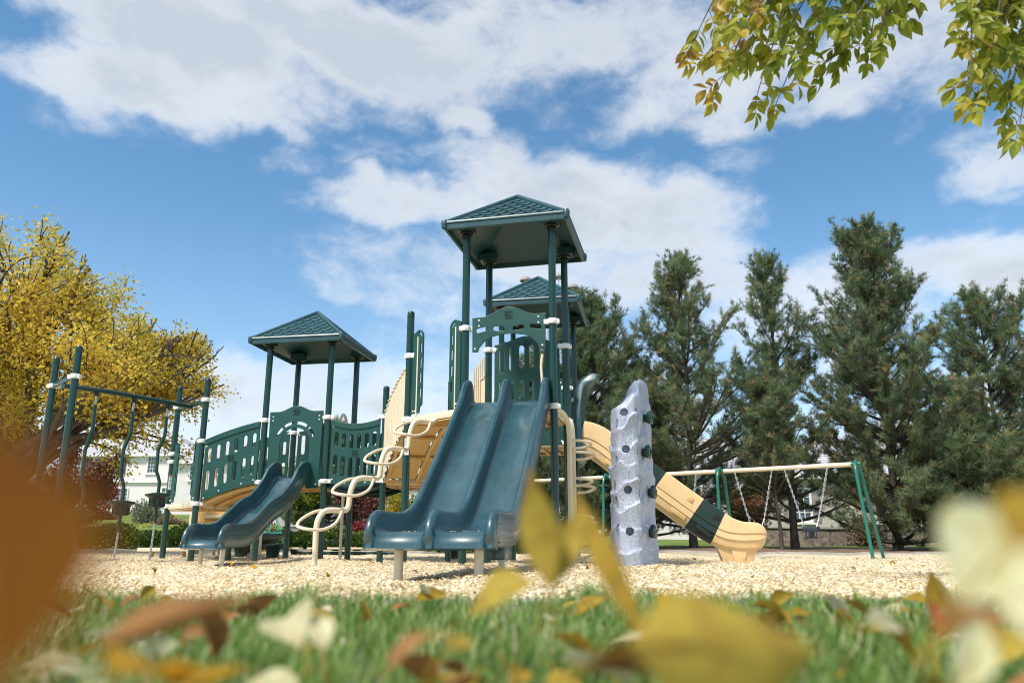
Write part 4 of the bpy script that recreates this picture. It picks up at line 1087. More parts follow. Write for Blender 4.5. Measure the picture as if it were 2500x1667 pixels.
# =================================================================== TREES AND SHRUBS
def rot_to(d):  # arrays of unit vectors -> two perpendiculars
    r = np.random.normal(size=d.shape); u = np.cross(d, r); u /= np.linalg.norm(u, axis=1)[:, None]
    return u, np.cross(d, u)
def leaf_quads(P0, D, ln, wd, tint, name, mat, parent):
    """diamond leaves folded on the midrib: six points, four triangles in two quads"""
    n = len(P0); D = D/np.linalg.norm(D, axis=1)[:, None]; s, nn = rot_to(D)
    ln = ln[:, None]; wd = wd[:, None]
    b = P0; t = P0+D*ln-nn*ln*.12; m1 = P0+D*ln*.42
    l = m1+s*wd*.5+nn*wd*.16; r = m1-s*wd*.5+nn*wd*.16
    V = np.stack([b, r, t, l], 1).reshape(-1, 3); F = np.arange(n*4).reshape(-1, 4)
    return np_mesh(name, V, F, mat, parent, tint=tint)
class Tree:
    def __init__(s, seed, inside=None): s.inside = inside; s.r = random.Random(seed); s.mb = MB(); s.tips = []
    def grow(s, p, d, ln, rad, lev, spread=.6, up=.12, kids=3, steps=5, decay=.66, wob=.16):
        pts = [p.copy()]; d = d.normalized(); st = ln/steps; dirs = []
        for i in range(steps):
            if s.inside and lev < 3 and not s.inside(p): break
            d = (d+Vector((s.r.gauss(0, wob), s.r.gauss(0, wob), s.r.gauss(0, wob)+up*.3))).normalized()
            p = p+d*st; pts.append(p.copy()); dirs.append(d.copy())
        if len(pts) < 2: return
        s.mb.tube(pts, [max(rad*(1-.55*i/steps), .004) for i in range(len(pts))], 8 if rad > .05 else 5 if rad > .015 else 3, cap=False)
        if lev == 0:
            for q, dd in zip(pts[1:], dirs): s.tips.append((q, dd))
            return
        if lev == 1:
            for q, dd in zip(pts[2:], dirs[1:]): s.tips.append((q, dd))
        for k in range(kids):
            i = s.r.randint(min(max(1, steps//2-1), len(dirs)), len(dirs))
            ax = Vector((s.r.gauss(0, 1), s.r.gauss(0, 1), s.r.gauss(0, 1))).normalized()
            nd = (dirs[i-1]+ax*spread*s.r.uniform(.6, 1.2)+Vector((0, 0, up))).normalized()
            s.grow(pts[i], nd, ln*decay*s.r.uniform(.75, 1.15), rad*.5, lev-1, spread, up, kids, steps, decay, wob)
        s.grow(pts[-1], dirs[-1], ln*decay, rad*.48, lev-1, spread, up, kids, steps, decay, wob)
def broadleaf(name, label, cat, loc, limbs, mat, leaf, nleaf, seed, lev=3, spread=.62, up=.12, kids=3, trunk=True, scat=.16, group=None, bark='bark', clip=None, tintbias=None):
    x, y = loc[0], loc[1]; z = gz(x, y) if len(loc) < 3 else loc[2]
    t = thing(name, label, cat, (x, y, z), 0, group); T = Tree(seed, (lambda q: bool(clip(np.array([q]))[0])) if clip is not None else None)
    for (o, d, ln, r) in limbs: T.grow(Vector((x, y, z))+Vector(o), Vector(d), ln, r, lev, spread, up, kids)
    T.mb.build('trunk', M[bark], t, smooth=60)
    tips = T.tips; rr = np.random.RandomState(seed)
    idx = rr.randint(0, len(tips), nleaf)
    P0 = np.array([tips[i][0] for i in idx])+rr.normal(0, scat, (nleaf, 3)); D = np.array([tips[i][1] for i in idx])*.5+rr.normal(0, .6, (nleaf, 3)); D[:, 2] -= .35
    if clip is not None:
        k = clip(P0); P0, D, idx = P0[k], D[k], idx[k]; nleaf = len(P0)
    tb = rr.beta(2, 2, len(tips))[idx]*.6+rr.rand(nleaf)*.4
    if tintbias is not None: tb = np.clip(tb+tintbias(P0), 0, 1)
    leaf_quads(P0, D, rr.uniform(.7, 1.25, nleaf)*leaf, rr.uniform(.6, 1., nleaf)*leaf*.8, tb, 'crown', mat, t)
    return t
# big yellow maple at the left edge
mx, my = -10.9, 17.0
limbs = [((0, 0, -.3), (.16, .0, 1), 2.3, .3), ((.2, 0, 1.5), (.8, .15, .5), 2.7, .15), ((.1, .1, 1.4), (.75, -.35, .5), 2.6, .13), ((.2, 0, 1.9), (.55, .45, .75), 2.5, .15), ((.2, .2, 1.4), (.9, .4, .45), 2.6, .12), ((.2, -.2, 1.5), (.5, -.7, .45), 2.5, .12),
         ((.15, 0, 1.9), (-.2, -.3, 1), 2.6, .15), ((.1, 0, 1.7), (-.8, .1, .6), 2.8, .13), ((0, 0, 1.6), (.2, -.8, .6), 2.6, .12), ((.25, 0, 2.0), (.3, 0, 1), 2.5, .15), ((.2, 0, 1.6), (.95, .1, .42), 2.6, .1), ((.3, 0, 2.1), (1, .1, .2), 2.7, .09), ((.2, -.1, 2.0), (.9, -.5, .15), 2.6, .09), ((.2, .2, 2.0), (.95, .5, .12), 2.7, .09)]
broadleaf('maple_tree', 'large maple in yellow autumn leaf at the left edge', 'tree', (mx, my), limbs, M['maple'], .088, 52000, 11, lev=3, spread=.6, up=.1, scat=.15,
          clip=lambda Q: ((np.abs((Q[:, 0]+11)/4.95)**1.4+np.clip((Q[:, 2]-1.9)/5.45, 0, 9)**1.4) < 1+.1*np.sin(Q[:, 0]*3+Q[:, 1]*2)+.08*np.sin(Q[:, 2]*5+Q[:, 1]*3)) & (Q[:, 2] > 1.75+.2*np.sin(Q[:, 0]*5+Q[:, 1])+.85*np.clip(Q[:, 0]+7.8, 0, 9)),
          tintbias=lambda P0: -.06+.12*np.sin(P0[:, 0]*1.3+P0[:, 2]*1.7)+.1*np.clip((P0[:, 2]-2.5)/4, -1, 1))
# pines
def pine(label, x, y, H, R, seed, lo=.8, dens=1., lean=0., gap=None, brown=.1):
    z = gz(x, y)+.1; t = thing('pine_tree', label, 'tree', (x, y, z), 0, 'pines behind the swing frame'); r = random.Random(seed); rr = np.random.RandomState(seed)
    mb = MB(); n = 12; rt = .028*H*.5
    ctr = lambda f: Vector((x+lean*f*f+.06*math.sin(f*9+seed), y+.05*math.cos(f*7), z-.3+(H+.3)*f))
    mb.tube([ctr(k/n) for k in range(n+1)], [rt*(1.25 if k == 0 else 1-.9*k/n) for k in range(n+1)], 10, cap=False)
    T = []; D = []; TN = []; h = lo
    while h < H*.985:
        f = h/H; prof_ = (1-f)**.62*(.8+.2*sstep(0, .25, f)); nb = r.randint(5, 7)+(2 if dens >= 1. and H > 9 else 0)
        for k in range(nb):
            if r.random() > dens: continue
            az = r.uniform(0, 2*PI); L = min(R*1.45*(1-f)**.6, H*(1-f)*.72+.28)*r.choice((.45, .7, .85, 1., 1.1, 1.25))*(1+.22*math.sin(az*2+seed)*math.cos(f*7+seed*.7)+.12*math.sin(az+f*11))*r.uniform(.9, 1.1); elev = lerp(.02, 1.05, f)+r.uniform(-.15, .22)
            d = Vector((math.cos(az), math.sin(az), math.tan(min(elev, 1.2))*.8)).normalized()
            p = ctr(f); pts = [p]; st = 6
            for i in range(st):
                d = (d+Vector((r.gauss(0, .07), r.gauss(0, .07), .09+r.gauss(0, .06)))).normalized(); p = p+d*(L/st); pts.append(p)
            mb.tube(pts, [max(.05*L/2.5*(1-.8*i/st), .006) for i in range(st+1)], 4, cap=False)
            m_ = max(4, int(L*5.0))
            for q in range(m_):
                g = .3+.7*(q+r.random())/m_; i = min(int(g*st), st-1); b = pts[i].lerp(pts[i+1], g*st-i); bd = (pts[i+1]-pts[i]).normalized()
                sd = (bd*.8+Vector((r.gauss(0, .7), r.gauss(0, .7), r.gauss(.25, .45)))).normalized(); sl = r.uniform(.3, .75)*(1.25-.5*g)
                e = b+sd*sl+Vector((0, 0, .08)); mb.tube([b, b.lerp(e, .6), e], [.01, .008, .005], 3, cap=False)
                kk = 7 if sl > .45 else 5; tn = r.betavariate(2, 2.2)*.85
                for w in range(kk):
                    T.append(b.lerp(e, .15+.85*(w+1)/kk)+Vector((r.gauss(0, .05), r.gauss(0, .05), r.gauss(.02, .04)))); D.append((sd+Vector((r.gauss(0, .5), r.gauss(0, .5), .35+r.gauss(0, .3)))).normalized()); TN.append(tn+r.gauss(0, .07))
            T.append(pts[-1]); D.append(d); T.append(pts[-1]+d*.12); D.append(d); TN += [.5, .6]
        h += r.uniform(.3, .46)*(H/11)
    for k in range(6): T.append(ctr(.93+.0125*k)); D.append(Vector((0, 0, 1))); TN.append(.5)
    mb.build('trunk', M['bark'], t, smooth=60)
    T = np.array(T); D = np.array(D); nt = len(T); m_ = 13
    P0 = np.repeat(T, m_, 0)+rr.normal(0, .025, (nt*m_, 3)); dd = np.repeat(D, m_, 0)*.8+rr.normal(0, .5, (nt*m_, 3)); dd /= np.linalg.norm(dd, axis=1)[:, None]
    s, _ = rot_to(dd); L = rr.uniform(.11, .22, nt*m_)[:, None]; w = rr.uniform(.006, .0115, nt*m_)[:, None]
    V = np.stack([P0-s*w, P0+s*w, P0+dd*L+s*w*.3, P0+dd*L-s*w*.3], 1).reshape(-1, 3)
    cl = np.clip(np.array(TN), 0, .92); cl[rr.rand(nt) < brown*.55] = 1.0
    tint = np.clip(np.repeat(cl, m_)+rr.uniform(-.08, .08, nt*m_), 0, 1)
    np_mesh('crown', V, np.arange(nt*m_*4).reshape(-1, 4), M['pine'], t, tint=tint)
    return t
def px_at(px, Y): return (px-CX)/1990*Y
pine('bushy light green pine just right of the towers', px_at(1445, 30), 30, 9.3, 2.7, 21, lo=.5, brown=.06)
pine('pine behind the climbing wall with several upright leaders at its crown', px_at(1695, 30), 30, 10.9, 2.6, 22, lo=1.0, dens=.88, brown=.14)
pine('slender open pine showing its pale bare trunk, above the middle of the swing beam', px_at(1945, 30.5), 30.5, 11.2, 2.1, 23, lo=1.2, dens=.84, lean=-.35, brown=.1)
pine('tallest and densest pine, above the right end of the swing frame', px_at(2195, 29.5), 29.5, 12.3, 3.0, 24, lo=.45, dens=1., brown=.12)
pine('pine cut off by the right edge of the photo', px_at(2475, 30), 30, 9.7, 3.0, 25, lo=.5, dens=.9, brown=.12)
pine('dark trunked pine standing between the two bucket swings', px_at(1905, 28.5), 28.5, 5.6, 1.6, 26, lo=2.0, dens=.6, brown=.2)
pine('dark shaded pine behind the double slide and leaf', px_at(1330, 31), 31, 7.0, 2.3, 27, lo=.5, dens=.95, brown=.05)
pine('pine behind the lower half of the climbing wall', px_at(1580, 33), 33, 7.0, 2.2, 28, lo=.6, dens=.9, brown=.1)
pine('low pine at the far right behind the blurred leaf', px_at(2390, 27.6), 27.6, 4.2, 1.9, 29, lo=.4, dens=.95, brown=.1)
def bush(name, label, cat, c, size, mat, leaf, n, seed, group=None, lumps=14, stems=True):
    """shrub: leaves in a lumpy shell round many twigs"""
    x, y = c; z = gz(x, y); t = thing(name, label, cat, (x, y, z), 0, group); rr = np.random.RandomState(seed)
    lc = rr.normal(0, 1, (lumps, 3)); lc /= np.linalg.norm(lc, axis=1)[:, None]; lc *= rr.uniform(.35, .75, (lumps, 1)); lc[:, 2] = np.abs(lc[:, 2])
    i = rr.randint(0, lumps, n); v = rr.normal(0, 1, (n, 3)); v /= np.linalg.norm(v, axis=1)[:, None]
    q = lc[i]+v*rr.uniform(.2, .38, (n, 1)); q[:, 2] = np.abs(q[:, 2])
    P0 = q*np.array(size)+np.array([x, y, z]); D = v+rr.normal(0, .5, (n, 3)); D[:, 2] += .2
    tint = np.clip(rr.rand(lumps)[i]*.5+rr.rand(n)*.5, 0, 1)
    leaf_quads(P0, D, rr.uniform(.7, 1.2, n)*leaf, rr.uniform(.5, .9, n)*leaf, tint, 'foliage', mat, t)
    mb = MB()
    for k in range(lumps):
        e = Vector(lc[k])*.9; e = Vector((e.x*size[0], e.y*size[1], e.z*size[2]))+Vector((x, y, z)); b = Vector((x+rr.normal(0, .08)*size[0], y+rr.normal(0, .08)*size[1], z-.1))
        mb.tube([b, b.lerp(e, .5)+Vector((0, 0, .05*size[2])), e], [.02*max(size)**.5, .013, .006], 5, cap=False)
    mb.build('stems', M['twig'], t)
    return t
def hedge(name, label, pts, w, h, mat, leaf, n, seed):
    rr = np.random.RandomState(seed); m = len(pts)-1; c = ((pts[0][0]+pts[-1][0])/2, (pts[0][1]+pts[-1][1])/2)
    t = thing(name, label, 'hedge', (c[0], c[1], gz(*c)))
    seg = rr.randint(0, m, n); f = rr.rand(n); A = np.array(pts)[seg]; B_ = np.array(pts)[seg+1]; C_ = A+(B_-A)*f[:, None]
    an = rr.uniform(0, PI, n); lump = 1+.16*np.sin(C_[:, 0]*3.1+C_[:, 1])+.1*np.sin(C_[:, 0]*7.7); rad = rr.uniform(.78, 1.05, n)*lump
    d = (B_-A); d /= np.linalg.norm(d, axis=1)[:, None]; nx = np.stack([-d[:, 1], d[:, 0]], 1)
    XY = C_+nx*(np.cos(an)*rad*w/2)[:, None]; Z = np.array([gz(*p) for p in C_])+np.sin(an)**.7*rad*h
    P0 = np.stack([XY[:, 0], XY[:, 1], Z], 1); D = np.stack([nx[:, 0]*np.cos(an), nx[:, 1]*np.cos(an), np.sin(an)], 1)+rr.normal(0, .6, (n, 3))
    tint = rr.rand(n)*.92; tint[(rr.rand(n) < .035)] = 1
    leaf_quads(P0, D, rr.uniform(.7, 1.3, n)*leaf, rr.uniform(.4, .8, n)*leaf, tint, 'foliage', mat, t)
    mb = MB()
    for k in range(int(m*14)):
        s = rr.randint(0, m); q = np.array(pts[s])+(np.array(pts[s+1])-np.array(pts[s]))*rr.rand(); g = gz(*q)
        e = Vector((q[0]+rr.normal(0, w*.25), q[1]+rr.normal(0, w*.25), g+h*rr.uniform(.6, .95))); mb.tube([(q[0], q[1], g-.05), e], [.02, .006], 4, cap=False)
    mb.build('stems', M['twig'], t)
    return t
hedge('hedge', 'low spreading green hedge with yellow leaves on it, behind the hanging pods', [(px_at(150, 21.5), 21.5), (px_at(330, 21.6), 21.6), (px_at(480, 21.8), 21.8), (px_at(560, 22), 22)], 2.0, .52, M['hedge'], .09, 15000, 31)
hedge('hedge', 'bright green low hedge behind the balance trail', [(px_at(690, 21.8), 21.8), (px_at(820, 21.8), 21.8), (px_at(960, 21.8), 21.8)], 1.6, .5, M['hedge'], .09, 9000, 32)
hedge('hedge', 'dark low hedge behind the legs of the double slide', [(px_at(985, 22.5), 22.5), (px_at(1180, 23), 23), (px_at(1390, 24), 24)], 1.4, .5, M['darkhedge'], .08, 9000, 33)
bush('shrub', 'round dark green shrub right of the double slide', 'shrub', (px_at(1300, 25), 25), (1.2, .9, 1.55), M['darkhedge'], .09, 7000, 41)
bush('shrub', 'crimson barberry shrub behind the loop climber', 'shrub', (px_at(893, 24), 24), (.75, .6, .95), M['redleaf'], .08, 5200, 42)
bush('shrub', 'dry brown flowering shrub behind the rope net', 'shrub', (px_at(600, 23.5), 23.5), (1.3, .8, 1.25), M['drybush'], .08, 5200, 43)
bush('shrub', 'tall grey-green shrub in front of the white house', 'shrub', (px_at(355, 50), 50), (1.3, 1., 1.7), M['sage'], .14, 4200, 44)
bush('shrub', 'low dull red hedge at the top of the lawn by the white house', 'shrub', (px_at(240, 60), 60), (1.5, .8, .8), M['plum'], .12, 2600, 45)
bush('shrub', 'pale dry grasses at the top of the lawn', 'shrub', (px_at(405, 46), 46), (1.0, .6, .7), M['drybush'], .1, 2000, 46)
bush('shrub', 'yellow leaved shrub between the tower posts', 'shrub', (px_at(965, 34), 34), (1.0, .8, 2.3), M['yellowbush'], .11, 4600, 47)
bush('shrub', 'low rust coloured shrubs under the purple tree', 'shrub', (px_at(930, 31), 31), (1.1, .7, 1.0), M['drybush'], .1, 3200, 48)
bush('shrub', 'low dark juniper beside the grey stone edging', 'shrub', (px_at(755, 36), 36), (.6, .5, .7), M['darkhedge'], .09, 2200, 49)
bush('shrub', 'pale straw coloured shrub on top of the stone wall, under the window', 'shrub', (px_at(2028, 39.5), 39.5), (.33, .3, 1.15), M['sage'], .08, 1400, 50)
bush('shrub', 'second pale straw coloured shrub on top of the stone wall, to the right', 'shrub', (px_at(2080, 39.5), 39.5), (.36, .3, 1.2), M['sage'], .08, 1400, 51)
bush('shrub', 'dark rounded conifer shrub left of the house window', 'shrub', (px_at(1800, 34), 34), (.75, .6, 1.6), M['darkhedge'], .1, 3800, 52)
bush('shrub', 'orange and green shrub against the grey house wall', 'shrub', (px_at(2110, 37.5), 37.5), (.9, .7, 1.7), M['drybush'], .12, 2600, 53)
def small_tree(label, px, Y, h, mat, leaf, n, seed, sp=1., z0=.6):
    s = h/5.
    limbs = [((0, 0, -.2), (.03, 0, 1), 1.5*s, .1*s)]+[((0, 0, z0*s+.25*k*s), (math.cos(k*2.1)*.8*sp, math.sin(k*2.1)*.8*sp, .8), 1.55*s, .06*s) for k in range(5)]
    return broadleaf('garden_tree', label, 'tree', (px_at(px, Y), Y), limbs, mat, leaf, n, seed, lev=2, spread=.6, up=.15, scat=.2*s)
small_tree('dark plum leaved tree behind the sagging bridge', 872, 37, 3.1, M['plum'], .13, 5200, 61)
small_tree('green tree turning yellow seen under the middle tower', 722, 44, 3.1, M['greentree'], .15, 4500, 62)
small_tree('dark red tree between the maple trunk and the white house', 150, 40, 5.0, M['plum'], .16, 8000, 63)
small_tree('red leaved tree low behind the hanging pods', 215, 46, 3.2, M['redleaf'], .14, 4500, 64)
small_tree('salmon orange tree seen between the swings', 1832, 36, 3.2, M['orangetree'], .14, 4200, 65)
small_tree('green tree beside the far houses, between the bridge boards', 1010, 52, 3.6, M['greentree'], .18, 4200, 66)
pine('small blue-green conifer behind the ladder', px_at(800, 45), 45, 5.6, 1.9, 30, lo=.3, brown=.02)
# =================================================================== HOUSES
def house(name, label, x, y, w, dpt, h, rz, wall, roofh, wins, group=None, ov=.5, z=None):
    z = gz(x, y)-.2 if z is None else z
    t = thing(name, label, 'house', (x, y, z), rz, group); W = wm(t)
    def lk(mb, nm, m, par=None, **k):
        me = mb.mesh(nm, k.get('smooth', 30), k.get('bevel', 0)); me.materials.append(m)
        o = bpy.data.objects.new(nm, me); COL.objects.link(o); o.parent = par or t; return o
    lk(MB().box((0, 0, h/2), (w, dpt, h)), 'wall', wall)
    a, b = w/2+ov, dpt/2+ov; rl = max(a-b, .2)
    V = [(-a, -b, h), (a, -b, h), (a, b, h), (-a, b, h), (-rl, 0, h+roofh), (rl, 0, h+roofh), (-a, -b, h-.25), (a, -b, h-.25), (a, b, h-.25), (-a, b, h-.25)]
    F = [(0, 1, 5, 4), (1, 2, 5), (2, 3, 4, 5), (3, 0, 4)]
    r = lk(MB().add(V[:6], F), 'roof', M['tiles'], smooth=20)
    lk(MB().add([V[i] for i in (0, 1, 2, 3, 6, 7, 8, 9)], [(0, 4, 5, 1), (1, 5, 6, 2), (2, 6, 7, 3), (3, 7, 4, 0), (4, 7, 6, 5)]), 'eaves', M['trim'], r)
    for (side, u, zc, ww, hh, shut) in wins:
        R = Matrix.Rotation({'f': 0, 'l': -PI/2, 'r': PI/2}[side], 3, 'Z'); off = dpt/2 if side == 'f' else w/2
        c = R @ Vector((u, -off, 0)); c.z = zc
        def bb(mb, dx, dy, dz, sx, sy, sz): return mb.box(c+R @ Vector((dx, dy, dz)), (sx, sy, sz), R)
        mb = MB()
        for s in (-1, 1): bb(mb, s*(ww/2+.06), -.04, 0, .12, .14, hh+.24); bb(mb, 0, -.04, s*(hh/2+.06), ww, .14, .12)
        bb(mb, 0, -.06, -hh/2-.18, ww+.5, .22, .1)
        for q in (-1/6, 1/6): bb(mb, q*ww, -.035, 0, .04, .07, hh)
        for q in (-.25, 0, .25): bb(mb, 0, -.032, q*hh, ww, .06, .04)
        wo = lk(mb, 'window', M['trim']); lk(bb(MB(), 0, -.01, 0, ww, .04, hh), 'pane', M['glass'], wo)
        if shut:
            for s in (-1, 1): lk(bb(MB(), s*(ww/2+.34), -.05, 0, .4, .08, hh+.1), 'shutter', shut, wo)
    return t
sh = M['shutter']
hw = house('white_house', 'large white two-storey house at the top of the lawn, behind the pods', -43.5, 95, 15, 9, 6.6, -.05, M['wallw'], 3.0,
      [('f', -5.6, 5.3, 1.0, 1.7, sh), ('f', -3.4, 5.3, 1.0, 1.7, sh), ('f', -1.2, 5.3, 1.0, 1.7, sh), ('f', 2.9, 5.4, .9, 1.7, None), ('f', -4.6, 1.9, 2.6, 1.9, sh), ('f', -.2, 1.9, 1.2, 1.7, None), ('f', 5.5, 5.4, .9, 1.2, None), ('f', 5, 1.9, 1.2, 1.8, None)], 'white and grey houses round the park')
mb = MB().box((0, -4.6, 3.55), (15.1, .25, .3)); me = mb.mesh('storey_band', None); me.materials.append(M['trim']); o = bpy.data.objects.new('storey_band', me); COL.objects.link(o); o.parent = hw
house('white_house', 'white house wing with a grey roof, right of the pods and behind the low deck', -30.5, 92, 13, 9, 6.0, .1, M['wallw'], 2.8,
      [('f', -4.6, 5.0, .9, 1.9, None), ('f', -2.2, 5.2, .8, .9, None), ('f', 3.2, 4.9, 1.1, 1.6, None), ('f', -.5, 1.9, 1.2, 1.8, None), ('f', 4, 1.9, 1.2, 1.8, None)], 'white and grey houses round the park')
house('beige_house', 'beige house with a column and grey roof seen under the middle tower', px_at(715, 62), 62, 7.5, 6, 4.6, .05, M['wallw'], 2.4,
      [('f', -1.1, 2.5, .8, 1.4, None), ('f', 2.2, 2.5, .9, 1.4, None)], 'white and grey houses round the park')
house('beige_house', 'pale house half hidden behind the purple tree', px_at(905, 66), 66, 9, 6, 4.0, 0, M['wallw'], 2.2, [('f', -1.5, 2.2, 1, 1.3, None), ('f', 1.6, 2.2, 1, 1.3, None)], 'white and grey houses round the park')
g = house('grey_house', 'grey rendered house with a white-framed shuttered window behind the right pines', px_at(2095, 47), 50, 9.5, 9, 3.9, 0, M['wallb'], 3.0,
      [('f', -3.65, 2.25, .95, 1.7, M['gshutter']), ('f', 1.0, 2.25, .95, 1.7, M['gshutter'])], 'white and grey houses round the park')
house('grey_house', 'taller white house with a wide grey roof, far right behind the pines', px_at(2330, 60), 62, 15, 9, 6.2, 0, M['wallw'], 3.4, [('f', -4, 4.6, 1.1, 1.6, None), ('f', 0, 4.6, 1.1, 1.6, None), ('f', 4, 2.0, 1.1, 1.6, None)], 'white and grey houses round the park')
house('grey_house', 'pale house behind the pine trunks left of the orange tree', px_at(1740, 66), 66, 13, 9, 5.4, 0, M['wallw'], 3.0, [('f', -4, 4.0, 1.1, 1.6, None), ('f', 0, 4.0, 1.1, 1.6, None), ('f', 3.6, 4.0, 1.1, 1.6, None)], 'white and grey houses round the park')
# garden walls
def wall_run(name, label, pts, h, th, mat, cap=None):
    c = ((pts[0][0]+pts[-1][0])/2, (pts[0][1]+pts[-1][1])/2); t = thing(name, label, 'wall', (c[0], c[1], gz(*c)))
    mb = MB(); V = []
    for x, y in pts:
        g = gz(x, y)
        for dy, z in ((0, -.2), (0, h), (th, h), (th, -.2)): V.append((x, y+dy, g+z))
    F = [(4*i+k, 4*i+(k+1) % 4, 4*i+4+(k+1) % 4, 4*i+4+k) for i in range(len(pts)-1) for k in range(4)]+[(3, 2, 1, 0), tuple(4*len(pts)-4+k for k in range(4))]
    mb.add(V, F).build('stonework' if cap else 'panel', mat, t)
    if cap:
        mb = MB(); V = []
        for x, y in pts:
            g = gz(x, y)
            for dy, z in ((-.06, h+.003), (-.06, h+.09), (th+.06, h+.09), (th+.06, h+.003)): V.append((x, y+dy, g+z))
        mb.add(V, F).build('coping', cap, t)
    return t
wall_run('stone_wall', 'stacked stone retaining wall in front of the grey house', [(px_at(1800, 38), 38.3), (px_at(1880, 38), 38), (px_at(2010, 38), 37.6), (px_at(2120, 38), 37.8), (px_at(2240, 38), 38.4), (px_at(2400, 38), 39)], .78, .4, M['stone'], M['concrete'])
wall_run('stone_edging', 'low grey stone edging along the top of the lawn', [(px_at(690, 40), 40), (px_at(800, 40), 39.6), (px_at(900, 40), 40)], .28, .3, M['gshutter'], M['concrete'])
wall_run('garden_fence', 'plain beige garden wall in front of the beige house', [(px_at(670, 55), 55), (px_at(740, 55), 55), (px_at(800, 55), 55)], 1.7, .15, M['wallb'])
# light mast peeping over the far roof
LM = thing('light_mast', 'tall mast with round floodlights peeping over the far tower roof', 'floodlight', (px_at(1342, 40), 40, gz(px_at(1342, 40), 40)))
xm, ym = px_at(1342, 40), 40.
MB().tube([(xm, ym, -.2), (xm, ym, 13.6)], .09, 10).build('mast', M['steel'], LM)
for px_, py_ in ((1284, 684), (1364, 676), (1398, 702)):
    p = at(px_, py_, 40.); q = Vector((p.x, 40, p.z-.4))
    MB().tube([(xm, ym, 13.0), q, p], .025, 6).build('arm', M['steel'], LM)
    hd = MB().lathe([(0, .22), (.12, .2), (.28, .1), (.33, .0), (.33, -.06), (.28, -.06), (.25, .02), (0, .08)], c=p, n=18).build('lamp_head', M['gshutter'], LM, smooth=60)
    MB().lathe([(0, .06), (.09, .02), (.1, -.06), (.06, -.12), (0, -.13)], c=p, n=12).build('bulb', M['sticker'], hd)
# =================================================================== NEAR LEAVES
def leaf_shape(mb, base, d, nrm, ln, wd, curl=.15, fold=.25, n=7, tint=.5, twist=0., thick=0.):
    """pointed oval leaf folded on its midrib; base point, direction, face normal"""
    d = Vector(d).normalized(); nrm = Vector(nrm); nrm = (nrm-d*nrm.dot(d)).normalized(); s = d.cross(nrm)
    prof = [0, .42, .78, .98, 1., .84, .55, .24, 0] if n >= 7 else [0, .7, 1., .6, 0]
    k = len(prof)-1; V = []; p = Vector(base); dd = d.copy(); nn = nrm.copy()
    rows = []
    for i, w in enumerate(prof):
        f = i/k; a = -curl*1.6/k
        Rm = Matrix.Rotation(a, 3, s); 
        if i: p = p+dd*(ln/k); dd = Rm @ dd; nn = Rm @ nn
        ss = s
        if twist: ss = Matrix.Rotation(twist*f, 3, dd) @ s
        n2 = dd.cross(ss)*-1
        ww = w*wd/2; rows.append((p-ss*ww+nn*ww*fold*2, p-ss*ww*.5+nn*ww*fold*.8, p.copy(), p+ss*ww*.5+nn*ww*fold*.8, p+ss*ww+nn*ww*fold*2))
    V = [q for r in rows for q in r]
    F = [(i*5+j, i*5+j+1, (i+1)*5+j+1, (i+1)*5+j) for i in range(k) for j in range(4)]
    return mb.add(V, F, tint)
# ------------------------------------------------------------------- ash branches hanging in at the top right
AT = thing('ash_tree', 'ash tree whose leafy green and yellow branches hang into the top right of the view', 'tree', (5.2, 3.6, .07))
r = random.Random(3); T = Tree(9)
T.mb.tube(smooth_path([(5.2, 3.6, -.1), (5.15, 3.6, 1.2), (5.2, 3.62, 2.6), (5.1, 3.7, 4.2), (5.2, 3.8, 6.0)], 4), [.2-.006*i for i in range(17)], 12, cap=False)
limbA = smooth_path([(5.15, 3.65, 3.4), (4.2, 4.0, 4.25), (3.1, 4.35, 4.55), (2.0, 4.6, 4.5), (1.2, 4.7, 4.25), (.75, 4.75, 4.02)], 5)
limbB = smooth_path([(5.15, 3.6, 2.9), (4.3, 4.0, 4.0), (3.5, 4.3, 4.45), (3.0, 4.45, 4.3)], 5)
T.mb.tube(limbA, [.07*(1-.8*i/25) for i in range(26)], 8, cap=False); T.mb.tube(limbB, [.06*(1-.75*i/15) for i in range(16)], 8, cap=False)
lm = MB()
def compound(base, d, L, nl, leaf, tint):
    """pinnate ash leaf: stalk with leaflet pairs and a terminal leaflet"""
    d = Vector(d).normalized(); pts = [Vector(base)]; p = Vector(base)
    for i in range(4):
        d = (d+Vector((r.gauss(0, .08), r.gauss(0, .08), -.05))).normalized(); p = p+d*L/4; pts.append(p)
    T.mb.tube(pts, [.0026, .0022, .002, .0017, .0013], 4, cap=False)
    s = d.cross(Vector((r.gauss(0, .5), 1, r.gauss(0, .5)))).normalized()
    for k in range(nl):
        f = .4+.5*k/max(1, nl-1) if nl > 1 else .6
        q = pts[0].lerp(pts[-1], f)
        for sg in (-1, 1):
            if r.random() < .06: continue
            dd = (d*.75+s*sg*.8+Vector((r.gauss(0, .3), r.gauss(0, .3), -.18+r.gauss(0, .2)))).normalized()
            leaf_shape(lm, q, dd, Vector((r.gauss(0, .6), -.9+r.gauss(0, .5), .4)), leaf*r.uniform(.75, 1.12), leaf*r.uniform(.4, .52), r.uniform(.1, .5), r.uniform(.05, .3), tint=clamp(tint+r.gauss(0, .13), .01, 1))
    leaf_shape(lm, pts[-1], d+Vector((0, 0, -.3)), Vector((r.gauss(0, .6), -.6, .5)), leaf*1.15, leaf*.58, .3, .15, tint=clamp(tint+r.gauss(0, .1), .01, 1))
